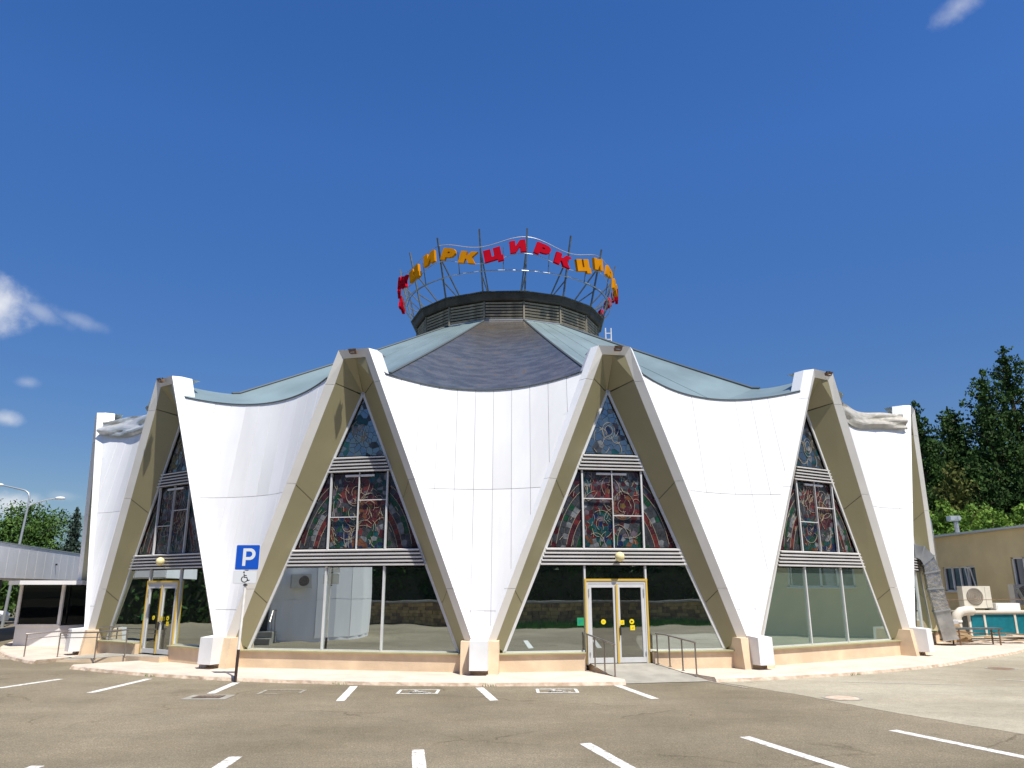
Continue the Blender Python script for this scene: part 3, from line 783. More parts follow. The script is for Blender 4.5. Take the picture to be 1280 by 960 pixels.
def make_door(rz, bl, br):
    z0, z1 = .29, 2.56; w = WG+.02
    m = MB()
    for u in (bl+.04, br-.04): m.box((u, -w, (z0+z1)/2), (.08, .10, z1-z0), M['alu'])
    m.box(((bl+br)/2, -w, z1-.04), (br-bl-.16, .10, .08), M['alu'])
    d = link('door', m.mesh('door'), BLD, rz)
    def sub(mm, name, **kw): return link(name, mm.mesh(name), d, **kw)
    mid = (bl+br)/2
    m = MB()
    for u in (bl+.005, br-.005): m.box((u, -(w+.045), (z0+z1)/2), (.05, .05, z1-z0), M['tape'])
    m.box((mid, -(w+.045), z1+.03), (br-bl+.05, .05, .06), M['tape'])
    sub(m, 'yellow_tape')
    m = MB(); m.box((mid, -(w+.075), (z0+z1)/2-.04), (.055, .02, z1-z0-.1), M['tape']); sub(m, 'yellow_tape')
    for s, ua, ub in ((-1, bl+.085, mid-.008), (1, mid+.008, br-.085)):
        m = MB(); za, zb = z0+.015, z1-.085
        m.box((ua+.045, -(w+.012), (za+zb)/2), (.09, .06, zb-za), M['alu']); m.box((ub-.045, -(w+.012), (za+zb)/2), (.09, .06, zb-za), M['alu'])
        m.box(((ua+ub)/2, -(w+.012), zb-.05), (ub-ua-.18, .06, .1), M['alu']); m.box(((ua+ub)/2, -(w+.012), za+.07), (ub-ua-.18, .06, .14), M['alu'])
        sub(m, 'door_leaf')
        m = MB(); m.box(((ua+ub)/2, -(w+.0), (za+zb)/2+.02), (ub-ua-.17, .02, zb-za-.22), M['door_glass']); sub(m, 'glass_pane')
        for zz in (za+.25, zb-.3, zb-.18):
            m = MB(); uu = ua+.012 if s < 0 else ub-.012
            m.box((uu, -(w+.055), zz), (.03, .03, .09), M['light_steel']); sub(m, 'hinge')
        cx = (ua+ub)/2
        m = MB(); n = 18
        o = A(cx + (.02 if s < 0 else .02), w+.012, 1.42)
        m.shape([(.072*math.cos(i*2*pi/n), .072*math.sin(i*2*pi/n)) for i in range(n)], o, UX, UZ, -UY, .004, M['sticker'])
        m.shape([(-.03, -.03), (.04, 0), (-.03, .03)], o+V((0, -.0045, 0)), UX, UZ, -UY, .002, M['black'] if s > 0 else M['tape'])
        sub(m, 'round_sticker')
    for (u, z, s) in ((mid+.14, 1.40, .064), (mid+.46, 1.25, .068)):
        m = MB(); o = A(u, w+(.046 if u < mid+.2 else .012), z)
        m.shape([(-s, -s), (s, -s), (s, s), (-s, s)], o, UX, UZ, -UY, .004, M['sticker'])
        m.shape([(-s*.5, -s*.4), (s*.5, -s*.4), (s*.5, s*.5), (s*.1, s*.5), (-s*.2, s*.1)], o+V((0, -.0045, 0)), UX, UZ, -UY, .002, M['tape'])
        sub(m, 'square_sticker')
    m = MB(); m.shape([(-.11, -.11), (.09, -.11), (.09, .11), (-.11, .11)], A(bl-.14, WG+.012, 1.43), UX, UZ, -UY, .004, M['green'])
    m.shape([(-.05, -.06), (-.02, -.06), (-.02, .0), (.03, .0), (.03, .03), (-.05, .03)], A(bl-.15, WG+.0165, 1.44), UX, UZ, -UY, .002, M['teal'])
    sub(m, 'green_sticker')
    m = MB(); m.box((mid+.07, -(w+.10), 1.18), (.035, .05, .26), M['dark']); m.box((mid+.07, -(w+.06), 1.25), (.03, .06, .03), M['dark']); sub(m, 'handle')

VIS = [k+.5 for k in range(-4, 4)]
for i in range(16):
    k = i-8+.5
    rz = PH-k*DT
    fr = link('arch_frame', MB().mesh('arch_frame'), BLD, rz) if abs(k) < 4 else None
    if fr:
        fr.data = ARCH[-1][1]
        for nm, me in ARCH[:-1]: link(nm, me, fr)
    else:
        m = MB()
        for s in (1, -1):
            f = (lambda p: A(*p)) if s == 1 else (lambda p: A(*mir(p)))
            def q4(a, b, c, d, mt):
                pts = [f(a), f(b), f(c), f(d)]; m.poly(pts if s == 1 else pts[::-1], mt)
            q4(Q(.85), Eo(.85), ETOP, Q(ZT), M['rim']); q4(Lp(.85), Q(.85), Q(ZT), Lp(ZT), M['lip'])
            q4(Eo(.85), Gz(.62), Gz(8.25), ETOP, M['soffit'])
            bk = lambda p: (p[0], p[1]-.55, p[2])
            q4(bk(Lp(.85)), Lp(.85), Lp(ZT), bk(Lp(ZT)), M['lip'])
        if i == 0: back_me = m.mesh('arch_frame')
        if 'glz_me' not in globals():
            mg = MB(); mg.poly([A(*GB), A(*mir(GB)), A(0, WG, 8.33)], M['glass']); mg.box((0, -(WG-.1), .36), (7.2, .5, .5), M['peach'])
            glz_me = mg.mesh('glazing')
        fr = link('arch_frame', back_me, BLD, rz); link('apex_cap', ARCH[-1][1], fr); link('glazing', glz_me, BLD, rz)
for k in VIS:
    if abs(k) < 3: glazing(k, door=(k in (-.5, 1.5)))
    else: link('glazing', glz_me, BLD, PH-k*DT)
for i in range(16):
    k = i-8; rz = PH-k*DT; parts = PETALS[0]
    if abs(k) <= 4:
        p = link('petal', parts[0][1], BLD, rz)
        for nm, me in parts[1:]: link(nm, me, p)
    else:
        if i == 0:
            m = MB(); n = 12
            for j in range(10):
                for ii in range(n):
                    def g(a, b):
                        t = -1+2*a/n; zt = ztop(t*BTOP); z = PZ0+(zt-PZ0)*b/10; bb = petal_edge(z)[0]; return petal_pt(t*bb, z)
                    m.poly((g(ii, j), g(ii+1, j), g(ii+1, j+1), g(ii, j+1)), M['white_panel'])
            back_pet = m.mesh('petal', True)
        link('petal', back_pet, BLD, rz)
    pr = link('pier', PIER, BLD, rz)
    if abs(k) <= 4: link('cover_box', PIERBOX, pr)

# ------------------------------------------------------------------ roof
RL, ZL = 5.28, 15.78
def ridge(s):                    # s 0..1 : lantern -> arch top ; returns (radius, z)
    if s < .78:
        t = s/.78; return RL+(17.6-RL)*t, ZL+(9.52-ZL)*t - .18*math.sin(pi*t)*.3
    t = (s-.78)/.22; return 17.6+(20.2-17.6)*t, 9.52-.06*t
def roof_pt(t, s, lift=0.):      # t -1..1 across one facet
    r, z = ridge(s); b = r*math.sin(DT/2); w = r*math.cos(DT/2)
    sag = 1.22*(1-t*t)*(s**1.35)
    # the lower edge follows the petal top
    rim_w = petal_edge(ZSIDE)[1]-.25*BTOP*(1-min(1, (t*b/BTOP))**2) if s > .78 else None
    if rim_w is not None:
        q = (s-.78)/.22; w17 = 17.6*math.cos(DT/2); w = w17+(rim_w+.05-w17)*q
        zt = ztop(min(abs(t*b), BTOP)*1.0)+.02; 
        ex = max(0, abs(t*b)-BTOP); zt = min(zt+ex*.75, ZT-.10); w -= ex*q*.55
        z0 = 9.52 - 1.22*(1-t*t)*(.78**1.35)
        return V((t*b, -w, z0+(zt-z0)*q+lift))
    return V((t*b, -w, z-sag+lift))
def roof_mesh(mt):
    m = MB(); n, ns = 16, 40
    for j in range(ns):
        for i in range(n):
            g = lambda a, b: roof_pt(-1+2*a/n, b/ns)
            m.poly((g(i, j+1), g(i+1, j+1), g(i+1, j), g(i, j)), mt)
    return m.mesh('roof_facet', True)
ROOF = roof_mesh(M['roof'])
def dull_roof():
    m = mat('bare_sheet_roof', (.12, .135, .14), .27, metal=.6)
    nt = m.node_tree; b = nt.nodes['Principled BSDF']; N = nt.nodes.new; L = nt.links.new
    tc = N('ShaderNodeTexCoord'); mp = N('ShaderNodeMapping'); mp.inputs['Scale'].default_value = (.8, 1.5, 1.5); L(tc.outputs['Object'], mp.inputs['Vector'])
    n = N('ShaderNodeTexNoise'); n.inputs['Scale'].default_value = 1.7; n.inputs['Detail'].default_value = 9; n.inputs['Roughness'].default_value = .68; L(mp.outputs[0], n.inputs['Vector'])
    r = N('ShaderNodeValToRGB'); e = r.color_ramp.elements; e[0].position = .42; e[0].color = (.12, .135, .145, 1); e[1].position = .62; e[1].color = (.205, .22, .225, 1)
    x = e.new(.66); x.color = (.27, .17, .07, 1)
    L(n.outputs['Fac'], r.inputs['Fac'])
    sx = N('ShaderNodeSeparateXYZ'); L(tc.outputs['Object'], sx.inputs[0])
    mr = N('ShaderNodeMapRange'); mr.inputs['From Min'].default_value = -12.5; mr.inputs['From Max'].default_value = -7; L(sx.outputs['Y'], mr.inputs['Value'])
    n2 = N('ShaderNodeTexNoise'); n2.inputs['Scale'].default_value = .9; n2.inputs['Detail'].default_value = 5; L(mp.outputs[0], n2.inputs['Vector'])
    ml = N('ShaderNodeMath'); ml.operation = 'MULTIPLY'; L(mr.outputs[0], ml.inputs[0]); L(n2.outputs['Fac'], ml.inputs[1])
    mx = N('ShaderNodeMix'); mx.data_type = 'RGBA'; L(ml.outputs[0], mx.inputs['Factor']); L(r.outputs['Color'], mx.inputs['A']); mx.inputs['B'].default_value = (.20, .14, .085, 1)
    L(mx.outputs['Result'], b.inputs['Base Color'])
    n3 = N('ShaderNodeTexNoise'); n3.inputs['Scale'].default_value = 2.6; n3.inputs['Detail'].default_value = 8; L(mp.outputs[0], n3.inputs['Vector'])
    bp = N('ShaderNodeBump'); bp.inputs['Strength'].default_value = .16; bp.inputs['Distance'].default_value = .04; L(n3.outputs['Fac'], bp.inputs['Height']); L(bp.outputs['Normal'], b.inputs['Normal'])
    return m
ROOF0 = ROOF.copy(); ROOF0.materials.clear(); ROOF0.materials.append(dull_roof())
m = MB()
m.tube([roof_pt(1, j/40, .02) for j in range(0, 33)], .05, M['ridge'], 5); RIDGE = m.mesh('ridge_cap')
m = MB()
for f in (-.5, 0, .5):
    m.tube([roof_pt(f, j/30, .004) for j in range(0, 31)], .012, M['roof'], 4, False)
SEAM = m.mesh('standing_seam')
for i in range(16):
    k = i-8; rz = PH-k*DT
    rf = link('roof_facet', ROOF0 if k == 0 else ROOF, BLD, rz)
    if k == 0: rf['label'] = 'dark bare metal roof facet with rust brown streaks'
    link('ridge_cap', RIDGE, rf)
    if abs(k) <= 4 and k != 0: link('standing_seam', SEAM, rf)
# crumpled sheets tied along the tops of the two outermost petals in view
for k, mt, seed in ((2, M['crumple'], 4), (-2, M['crumple_warm'], 9)):
    rnd = random.Random(seed); m = MB(); n, rr = 44, 12
    grid = [[rnd.uniform(-1, 1) for _ in range(rr+1)] for _ in range(n+1)]
    ph = [rnd.uniform(0, 6) for _ in range(6)]
    def g(i, j):
        x = -BTOP*.965+2*BTOP*.965*i/n; f = j/rr
        zb = ZMID+.20*(x/BTOP)**2-.10-.05*math.sin(x*1.7+ph[0]); zt = 9.08+.06*math.sin(x*1.1+ph[1])+.04*math.sin(x*2.9+ph[2])
        z = zb+(zt-zb)*f
        fold = (.10*abs(math.sin(3.6*f+x*.55+ph[3]))+.07*abs(math.sin(5.5*f-x*.9+ph[4]))+.05*abs(math.sin(x*1.7+4*f+ph[5]))-.10+.004*grid[i][j])
        bul = .07*math.sin(pi*min(1, f*1.05))
        p = petal_pt(x, min(z, 8.9)); p.z = z; p.y -= (bul+fold*min(1, f*4)+.06+.10*abs(x/BTOP)**3) - .22*f*f*(1-abs(x/BTOP)**3)
        return p
    for i in range(n):
        for j in range(rr): m.poly((g(i, j), g(i+1, j), g(i+1, j+1), g(i, j+1)), mt)
    link('crumpled_sheet', m.mesh('crumpled_sheet', False), BLD, PH-k*DT, label='crumpled silver foil sheet along the petal top' if k == 2 else 'crumpled cream canvas sheet along the petal top')

# ------------------------------------------------------------------ lantern on the roof
ldr = MB(); n16 = [(PH+(i+.5)*DT) for i in range(16)]
def pr_(a, r, z): return V((r*math.sin(a), -r*math.cos(a), z))
for i in range(16):
    a, b = n16[i], n16[(i+1) % 16]
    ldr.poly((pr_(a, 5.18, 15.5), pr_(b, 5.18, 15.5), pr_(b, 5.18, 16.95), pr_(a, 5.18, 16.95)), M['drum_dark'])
    ldr.poly((pr_(a, 5.7, 17.24), pr_(b, 5.7, 17.24), V((0, 0, 17.5))), M['roof'])
LANT = ldr.obj('lantern', BLD)
m = MB()
for i in range(16):
    a, b = n16[i], n16[(i+1) % 16]
    for (r0, z0, r1, z1) in ((5.28, 16.84, 5.40, 16.86), (5.40, 16.86, 5.48, 16.92), (5.48, 16.92, 5.56, 17.20), (5.56, 17.20, 5.66, 17.23), (5.66, 17.23, 5.66, 17.28), (5.66, 17.28, 5.4, 17.30)):
        m.poly((pr_(a, r0, z0), pr_(b, r0, z0), pr_(b, r1, z1), pr_(a, r1, z1)), M['cornice'])
m.obj('cornice', LANT)
# shared pieces for one facet, at phase 0
b_ = 5.28*math.sin(DT/2); w_ = 5.28*math.cos(DT/2)
m = MB(); m.box((0, -w_+.0, 0), (2*b_-.10, .02, .098), M['drum'], UX, V((0, .94, .342)), V((0, -.342, .94)).normalized()*-1); SL = m.mesh('louvre_slat')
m = MB(); m.box((0, -5.30, 16.25), (.075, .10, 1.15), M['drum']); CP = m.mesh('corner_post')
m = MB(); m.box((0, -w_-.02, 15.80), (2*b_, .06, .05), M['light_steel']); SP = m.mesh('base_flashing')
for i in range(16):
    rz = PH-(i-8)*DT
    if abs(i-8) <= 5:
        for j in range(6):
            link('louvre_slat', SL, LANT, rz, (0, 0, 15.92+j*.165))
    link('corner_post', CP, LANT, rz+DT/2); link('base_flashing', SP, LANT, rz)

# ------------------------------------------------------------------ roof sign
SIGN = thing('roof_sign', 'ring of red and yellow Cyrillic letters on a steel lattice above the roof lantern', 'sign', (0, D, 17.3))
RT, RB = 6.42, 5.62
zsig = lambda a: .27*math.cos(2*pi*(a-(PH+DT/2+.0))/(2*DT))
LET = {
 'Ц': ([(0, 0), (.68, 0), (.68, -.20), (1.0, -.20), (1.0, .26), (.92, .26), (.92, 1), (.53, 1), (.53, .32), (.40, .32), (.40, 1), (0, 1)], []),
 'И': ([(0, 0), (.34, 0), (.64, .46), (.64, 0), (1, 0), (1, 1), (.66, 1), (.36, .54), (.36, 1), (0, 1)], []),
 'Р': ([(0, 0), (.36, 0), (.36, .22), (.6, .22), (.82, .28), (.97, .44), (1, .62), (.95, .82), (.8, .95), (.58, 1), (0, 1)], [[(.42, .56), (.42, .70), (.56, .70), (.62, .63), (.56, .56)]]),
 'К': ([(0, 0), (.36, 0), (.36, .36), (.44, .36), (.62, 0), (1.04, 0), (.74, .53), (1.0, 1), (.62, 1), (.45, .66), (.36, .64), (.36, 1), (0, 1)], []),
}
def letter(ch, a, zc, tilt, w, h, material, r):
    poly, holes = LET[ch]
    m = MB(); sh = lambda p: ((p[0]-.5)*w+.08*(p[1]-.5)*h, (p[1]-.5)*h)
    c, s = math.cos(tilt), math.sin(tilt)
    rt = lambda p: (p[0]*c-p[1]*s, p[0]*s+p[1]*c)
    m.shape([rt(sh(p)) for p in poly], V((0, -r, zc-17.3)), UX, UZ, -UY, .16, material, [[rt(sh(p)) for p in hh] for hh in holes])
    link('letter', m.mesh('letter'), SIGN, a, label=('red' if material is M['red'] else 'yellow')+' letter '+ch)
for wd in range(-2, 3):
    red = wd % 2 == 0
    for i, ch in enumerate('ЦИРК'):
        a = PH - DT/2*1.0 + wd*2*DT + (i+.5)*DT/2 + DT*0
        a = (PH - DT/2) + wd*2*DT + (.30, .80, 1.32, 1.77)[i]*DT
        cpos = (i-1.5)
        zc = 19.12 + .30*math.cos(2*pi*(a-(PH+DT/2))/(2*DT)) - (0.02 if ch == 'Ц' else 0)
        tilt = -.30*math.sin(2*pi*(a-(PH+DT/2))/(2*DT))*2*pi/(2*DT)/6.4*.85
        letter(ch, a, zc, tilt, (1.0, .84, .84, .94)[i], .66, M['red'] if red else M['yellow'], 6.36)
for i in range(16):
    k = i-8; a = PH+DT/2+k*DT
    if abs(k) > 5: continue
    pr2 = lambda r, z: V((0, -r, z-17.3))
    m = MB(); m.bar(pr2(RB, 17.25), pr2(RT, 20.45), .075, .075, M['steel']); link('post', m.mesh('post'), SIGN, a)
    m = MB(); m.bar(pr2(RT-.22, 19.45), pr2(4.1, 17.35), .06, .06, M['steel']); m.bar(pr2(RB+.2, 18.1), pr2(4.1, 17.40), .05, .05, M['steel'])
    m.bar(pr2(RB+.22, 18.2), pr2(RB+.38, 18.2), .05, .05, M['steel'])
    link('brace', m.mesh('brace'), SIGN, a)
    # rails over one bay to the next post
    def arc(fz, rr, r, mt, n=10):
        mm = MB(); mm.tube([V((rr*math.sin(t), -rr*math.cos(t), fz(t)-17.3)) for t in [a+DT*j/n for j in range(n+1)]], r, mt, 5, False); return mm
    wave = lambda t: math.cos(2*pi*(t-(PH+DT/2))/(2*DT))
    if k < 5:
        arc(lambda t: 19.74+.27*wave(t), 6.30, .022, M['light_steel']).obj('wave_rail', SIGN)
        arc(lambda t: 18.82+.27*wave(t), 6.26, .020, M['light_steel']).obj('wave_rail', SIGN)
        arc(lambda t: 18.22, 6.05, .028, M['light_steel']).obj('ring_rail', SIGN)
        arc(lambda t: 18.30, 5.88, .02, M['steel']).obj('ring_rail', SIGN)
        m = MB(); am = DT/2
        m.bar(V((6.28*math.sin(am), -6.28*math.cos(am), 19.4-17.3)), V((6.05*math.sin(am), -6.05*math.cos(am), 18.2-17.3)), .035, .035, M['steel'])
        link('strut', m.mesh('strut'), SIGN, a)
# roof access ladder frame at the right of the lantern
rl = thing('roof_ladder', 'small pale steel ladder frame standing on the roof right of the lantern', 'ladder', (5.35, 39.3, 15.0))
m = MB()
for x in (0, .3): m.bar((x, 0, -.4), (x, 0, 1.1), .05, .05, M['white'])
m.obj('side_rail', rl)
for z in (.1, .45, .8): m = MB(); m.bar((0, 0, z), (.3, 0, z), .035, .035, M['white']); m.obj('rung', rl)

# floodlights on the arch tops
def near(k): return {0.5: 'arch left of centre, over doorless glazing', -.5: 'arch over the yellow taped entrance', 1.5: 'arch over the left entrance',
                     -1.5: 'arch to the right of the main entrance', 2.5: 'leftmost arch in view', -2.5: 'rightmost arch in view'}[k]
for k in (.5, -.5, 1.5, -1.5):
    rz = PH-k*DT; base = V((0, D, 0)) + Matrix.Rotation(rz, 3, 'Z') @ A(.06, 20.60, 9.385)
    t = thing('floodlight', 'reddish floodlight on top of the '+near(k), 'floodlight', base, rz, 'floodlights on the arch tops')
    m = MB(); m.box((0, -.10, -.02), (.20, .12, .10), M['rust']); m.poly([(-.11, -.15, -.07), (.11, -.15, -.07), (.13, -.22, .05), (-.13, -.22, .05)], M['rust']); m.obj('housing', t)
    m = MB(); m.box((0, -.165, -.02), (.13, .012, .06), M['signwhite']); m.obj('lens', t)
    m = MB(); m.bar((0, -.02, .04), (0, -.09, .09), .04, .03, M['dark']); m.obj('bracket', t)
for k, lab in ((-.5, 'cream globe lamp on the louvres over the yellow taped entrance'), (1.5, 'cream globe lamp on the louvres over the left entrance')):
    rz = PH-k*DT; base = V((0, D, 0)) + Matrix.Rotation(rz, 3, 'Z') @ A(.10, WG+.1, 3.24)
    t = thing('globe_lamp', lab, 'lamp', base, rz)
    m = MB(); R = .14; m.lathe((0, -.20, 0), [(R*math.sin(pi*j/10)+.0005, -R*math.cos(pi*j/10)) for j in range(11)], M['cream'], 18); m.obj('globe', t, True)
    m = MB(); m.tube([(0, 0, -.14), (0, -.12, -.16), (0, -.2, -.14)], .03, M['dark'], 6); m.obj('arm', t)

# ------------------------------------------------------------------ railings
def railing(label, path, posts, h=.82, mid=False):
    t = thing('railing', label, 'railing', path[0])
    o = V(path[0])
    m = MB(); top = [V(p)-o+V((0, 0, h)) for p in path]; m.tube(top, .024, M['stainless'], 8)
    m.obj('handrail', t, True)
    if mid:
        m = MB(); m.tube([p-V((0, 0, .16)) for p in top], .014, M['stainless'], 6); m.obj('lower_rail', t, True)
    for p in posts:
        m = MB(); p = V(p)-o; m.tube([p, p+V((0, 0, h-.01))], .021, M['stainless'], 8); m.lathe(p, [(.05, 0), (.05, .012), (.02, .02)], M['stainless'], 10); m.obj('post', t)
    return t
def rampz(y): return max(.012, min(.285, .012+(y-20.75)/(22.55-20.75)*.273))
def rail_pts(p, q, fr): return [(p[0]+(q[0]-p[0])*f, p[1]+(q[1]-p[1])*f, rampz(p[1]+(q[1]-p[1])*f)) for f in fr]
pl, ql_ = (2.84, 21.25), (2.22, 22.55)
railing('steel handrail on the left side of the ramp to the yellow taped entrance', rail_pts(pl, ql_, (0, .25, .5, .75, 1)), rail_pts(pl, ql_, (.02, .36, .7, .97)))
pr1, qr1 = (5.05, 21.45), (4.22, 22.75)
railing('steel handrail on the right side of the ramp to the yellow taped entrance', rail_pts(pr1, qr1, (0, .25, .5, .75, 1)), rail_pts(pr1, qr1, (.02, .34, .66, .97)))
railing('steel handrail along the front edge of the left ramp', [(-15.3, 27.3, .04), (-13.5, 26.3, .12), (-12.5, 26.3, .2)], [(-15.3, 27.3, .03), (-13.55, 26.35, .1), (-12.55, 26.3, .18)], .86, True)
railing('steel handrail along the wall side of the left ramp', [(-16.6, 27.5, .0), (-14.9, 28.4, .12), (-14.0, 28.0, .2), (-12.9, 27.6, .28)], [(-16.55, 27.5, 0), (-14.9, 28.35, .1), (-14.0, 28.0, .18)], .86, True)

# ------------------------------------------------------------------ parking sign
ps = thing('parking_sign', 'blue P parking sign with wheelchair plate on a leaning white post', 'sign', (-7.13, 21.2, 0))
top = V((.04, 0, 3.5))
m = MB(); m.tube([(0, 0, .80), (.035, 0, 2.5), (.05, .0, 3.45)], .036, M['postwhite'], 10); m.obj('post', ps, True)
m = MB(); m.tube([(-.015, 0, 0), (0, 0, .81)], .039, M['darkbrown'], 10); m.obj('post_foot', ps, True)
def rrect(w, h, r, n=4):
    o = []
    for cx, cz, a0 in ((w/2-r, h/2-r, 0), (-w/2+r, h/2-r, 90), (-w/2+r, -h/2+r, 180), (w/2-r, -h/2+r, 270)):
        for i in range(n+1):
            a = math.radians(a0+90*i/n); o.append((cx+r*math.cos(a), cz+r*math.sin(a)))
    return o
SX = V((math.cos(-.03), math.sin(-.03), 0)); SN = V((SX.y, -SX.x, 0))
o = V((.052, -.045, 3.19)) 
m = MB(); m.shape(rrect(.66, .67, .04), o, SX, UZ, SN, .016, M['signwhite']); m.shape(rrect(.635, .645, .03), o+SN*.0165, SX, UZ, SN, .003, M['signblue']); pl_ = m.obj('parking_plate', ps)
m = MB()
outer = [(-.13, -.23), (-.045, -.23), (-.045, -.075), (.06, -.075)] + [(.06+.155*math.sin(a), .08-.155*math.cos(a)) for a in [pi*i/12 for i in range(1, 12)]] + [(.06, .235), (-.13, .235)]
hole = [(-.045, .005), (.05, .005)] + [(.05+.075*math.sin(a), .08-.075*math.cos(a)) for a in [pi*i/8 for i in range(1, 8)]] + [(.05, .155), (-.045, .155)]
m.shape(outer, o+SN*.020, SX, UZ, SN, .003, M['signwhite'], [hole[::-1]]); m.obj('letter', pl_)
o2 = V((.025, -.045, 2.665))
m = MB(); m.shape(rrect(.64, .33, .03), o2, SX, UZ, SN, .016, M['signback'])
m.shape(rrect(.625, .315, .02), o2+SN*.0165, SX, UZ, SN, .002, M['signwhite']); pl2 = m.obj('wheelchair_plate', ps)
m = MB(); wheelchair_marks(m, lambda x, y: o2+SN*.0195+SX*(x-.5)*.34+UZ*(y-.47)*.32, M['black']); m.obj('pictogram', pl2)
m = MB()
for z in (2.86, 2.46): m.box((.04, -.02, z), (.10, .06, .035), M['dark'])
m.obj('clamp', ps)

# ------------------------------------------------------------------ left side
def grid_wall(name, parent, p0, p1, z0, z1, n, mt, pname, gap=.012, thick=.05, seam=None):
    """panels side by side along a wall line"""
    p0, p1 = V((*p0, 0)), V((*p1, 0)); t = (p1-p0).normalized(); nn = V((-t.y, t.x, 0)); L_ = (p1-p0).length
    for i in range(n):
        a = p0+t*(L_*i/n+gap/2); b = p0+t*(L_*(i+1)/n-gap/2); m = MB()
        m.slab([a+UZ*z0, b+UZ*z0, b+UZ*z1, a+UZ*z1], nn*thick, mt); m.obj(pname, parent)
gal = thing('covered_gallery', 'long grey panelled canopy running back along the left of the hall', 'gallery', (0, 0, 0))
gd = V((-3.45, 13, 0)).normalized(); gn = V((gd.y, -gd.x, 0))
g0 = V((-22.2, 34, 0)) - gd*7; g1 = V((-22.2, 34, 0)) + gd*17
grid_wall('fascia', gal, g0[:2], g1[:2], 2.82, 4.30, 18, M['fascia'], 'fascia_panel', .02)
m = MB(); a, b = g0-gn*.06, g1-gn*.06
m.slab([a+UZ*2.80, b+UZ*2.80, b+UZ*4.27, a+UZ*4.27], -gn*4, M['soffit_gap'], M['fascia']); m.obj('canopy', gal)
m = MB(); m.slab([g0+UZ*4.305+gn*.02, g1+UZ*4.305+gn*.02, g1+UZ*4.36+gn*.02, g0+UZ*4.36+gn*.02], -gn*4.1, M['light_steel']); m.obj('roof', gal)
for d in (1, 6, 15.5, 22):
    p = g0+gd*d-gn*2.6; m = MB(); m.tube([p, p+UZ*2.8], .11, M['steel'], 8); m.obj('column', gal)
m = MB(); p = V((-22.2, 34, 0))+gd*8.2+gn*.03; m.box(p+UZ*3.6, (.09, .09, .09), M['dark']); m.obj('wall_lamp', gal)
ki = thing('ticket_booth', 'dark glazed booth with white frame and flat white canopy at the left of the hall', 'booth', (-19.3, 32.5, 0), .0)
def L0(x, y, z): return V((x+19.3, y-32.5, z))
m = MB(); m.slab([L0(-20.1, 32.5, .05), L0(-18.3, 32.5, .05), L0(-17.7, 33.6, .05), L0(-17.7, 35, .05), L0(-20.1, 36, .05)], V((0, 0, .85)), M['white']); m.obj('base_wall', ki)
def panel(p, q, z0, z1, mt, name, th=.05):
    p, q = L0(*p, 0), L0(*q, 0); t = (q-p).normalized(); m = MB()
    m.slab([p+UZ*z0, q+UZ*z0, q+UZ*z1, p+UZ*z1], V((-t.y, t.x, 0))*th, mt); m.obj(name, ki)
panel((-20.05, 32.52), (-18.42, 32.52), .92, 2.5, M['booth_glass'], 'glass_pane')
panel((-18.28, 32.56), (-17.75, 33.55), .92, 2.5, M['booth_glass'], 'glass_pane')
panel((-20.05, 35.9), (-20.05, 32.55), .92, 2.5, M['booth_glass'], 'glass_pane')
m = MB()
for p in ((-20.08, 32.5), (-18.36, 32.52), (-17.72, 33.6)): m.box(L0(*p, 1.71), (.11, .11, 1.64), M['white'])
m.box(L0(-19.22, 32.47, .93), (1.75, .08, .06), M['white']); m.obj('frame', ki)
m = MB(); m.slab([L0(-19.4, 31.2, 2.52), L0(-17.3, 31.9, 2.52), L0(-16.9, 34.5, 2.52), L0(-20.3, 36, 2.52), L0(-20.6, 32.4, 2.52)], V((0, 0, .16)), M['white']); m.obj('canopy', ki)
# street lamp behind the gallery
lp = thing('street_lamp', 'tall pale double arm street lamp behind the gallery roof', 'street lamp', (-31.75, 50, 0))
m = MB(); m.tube([(0, 0, 0), (.18, 0, 4), (.40, 0, 7.6), (.40, 0, 8.1), (.30, 0, 8.4), (.05, 0, 8.57), (-.4, 0, 8.68), (-1.5, 0, 8.92)], [.10, .085, .065, .06, .055, .055, .05, .045], M['light_steel'], 8); m.obj('pole', lp, True)
m = MB(); m.tube([(.42, 0, 7.55), (.8, .2, 7.80), (1.3, .4, 8.0), (1.85, .6, 8.12)], .045, M['light_steel'], 8); m.obj('arm', lp, True)
for x, y, z, s in ((-1.75, 0, 8.95, -1), (2.05, .62, 8.14, 1)):
    m = MB(); m.lathe((x, y, z), [(.02, .10), (.16, .07), (.22, 0), (.18, -.09), (.02, -.12)], M['signwhite'], 12); 
    for i, v in enumerate(m.v): m.v[i] = (x+(v[0]-x)*1.6, v[1], v[2])
    m.obj('lamp_head', lp, True)
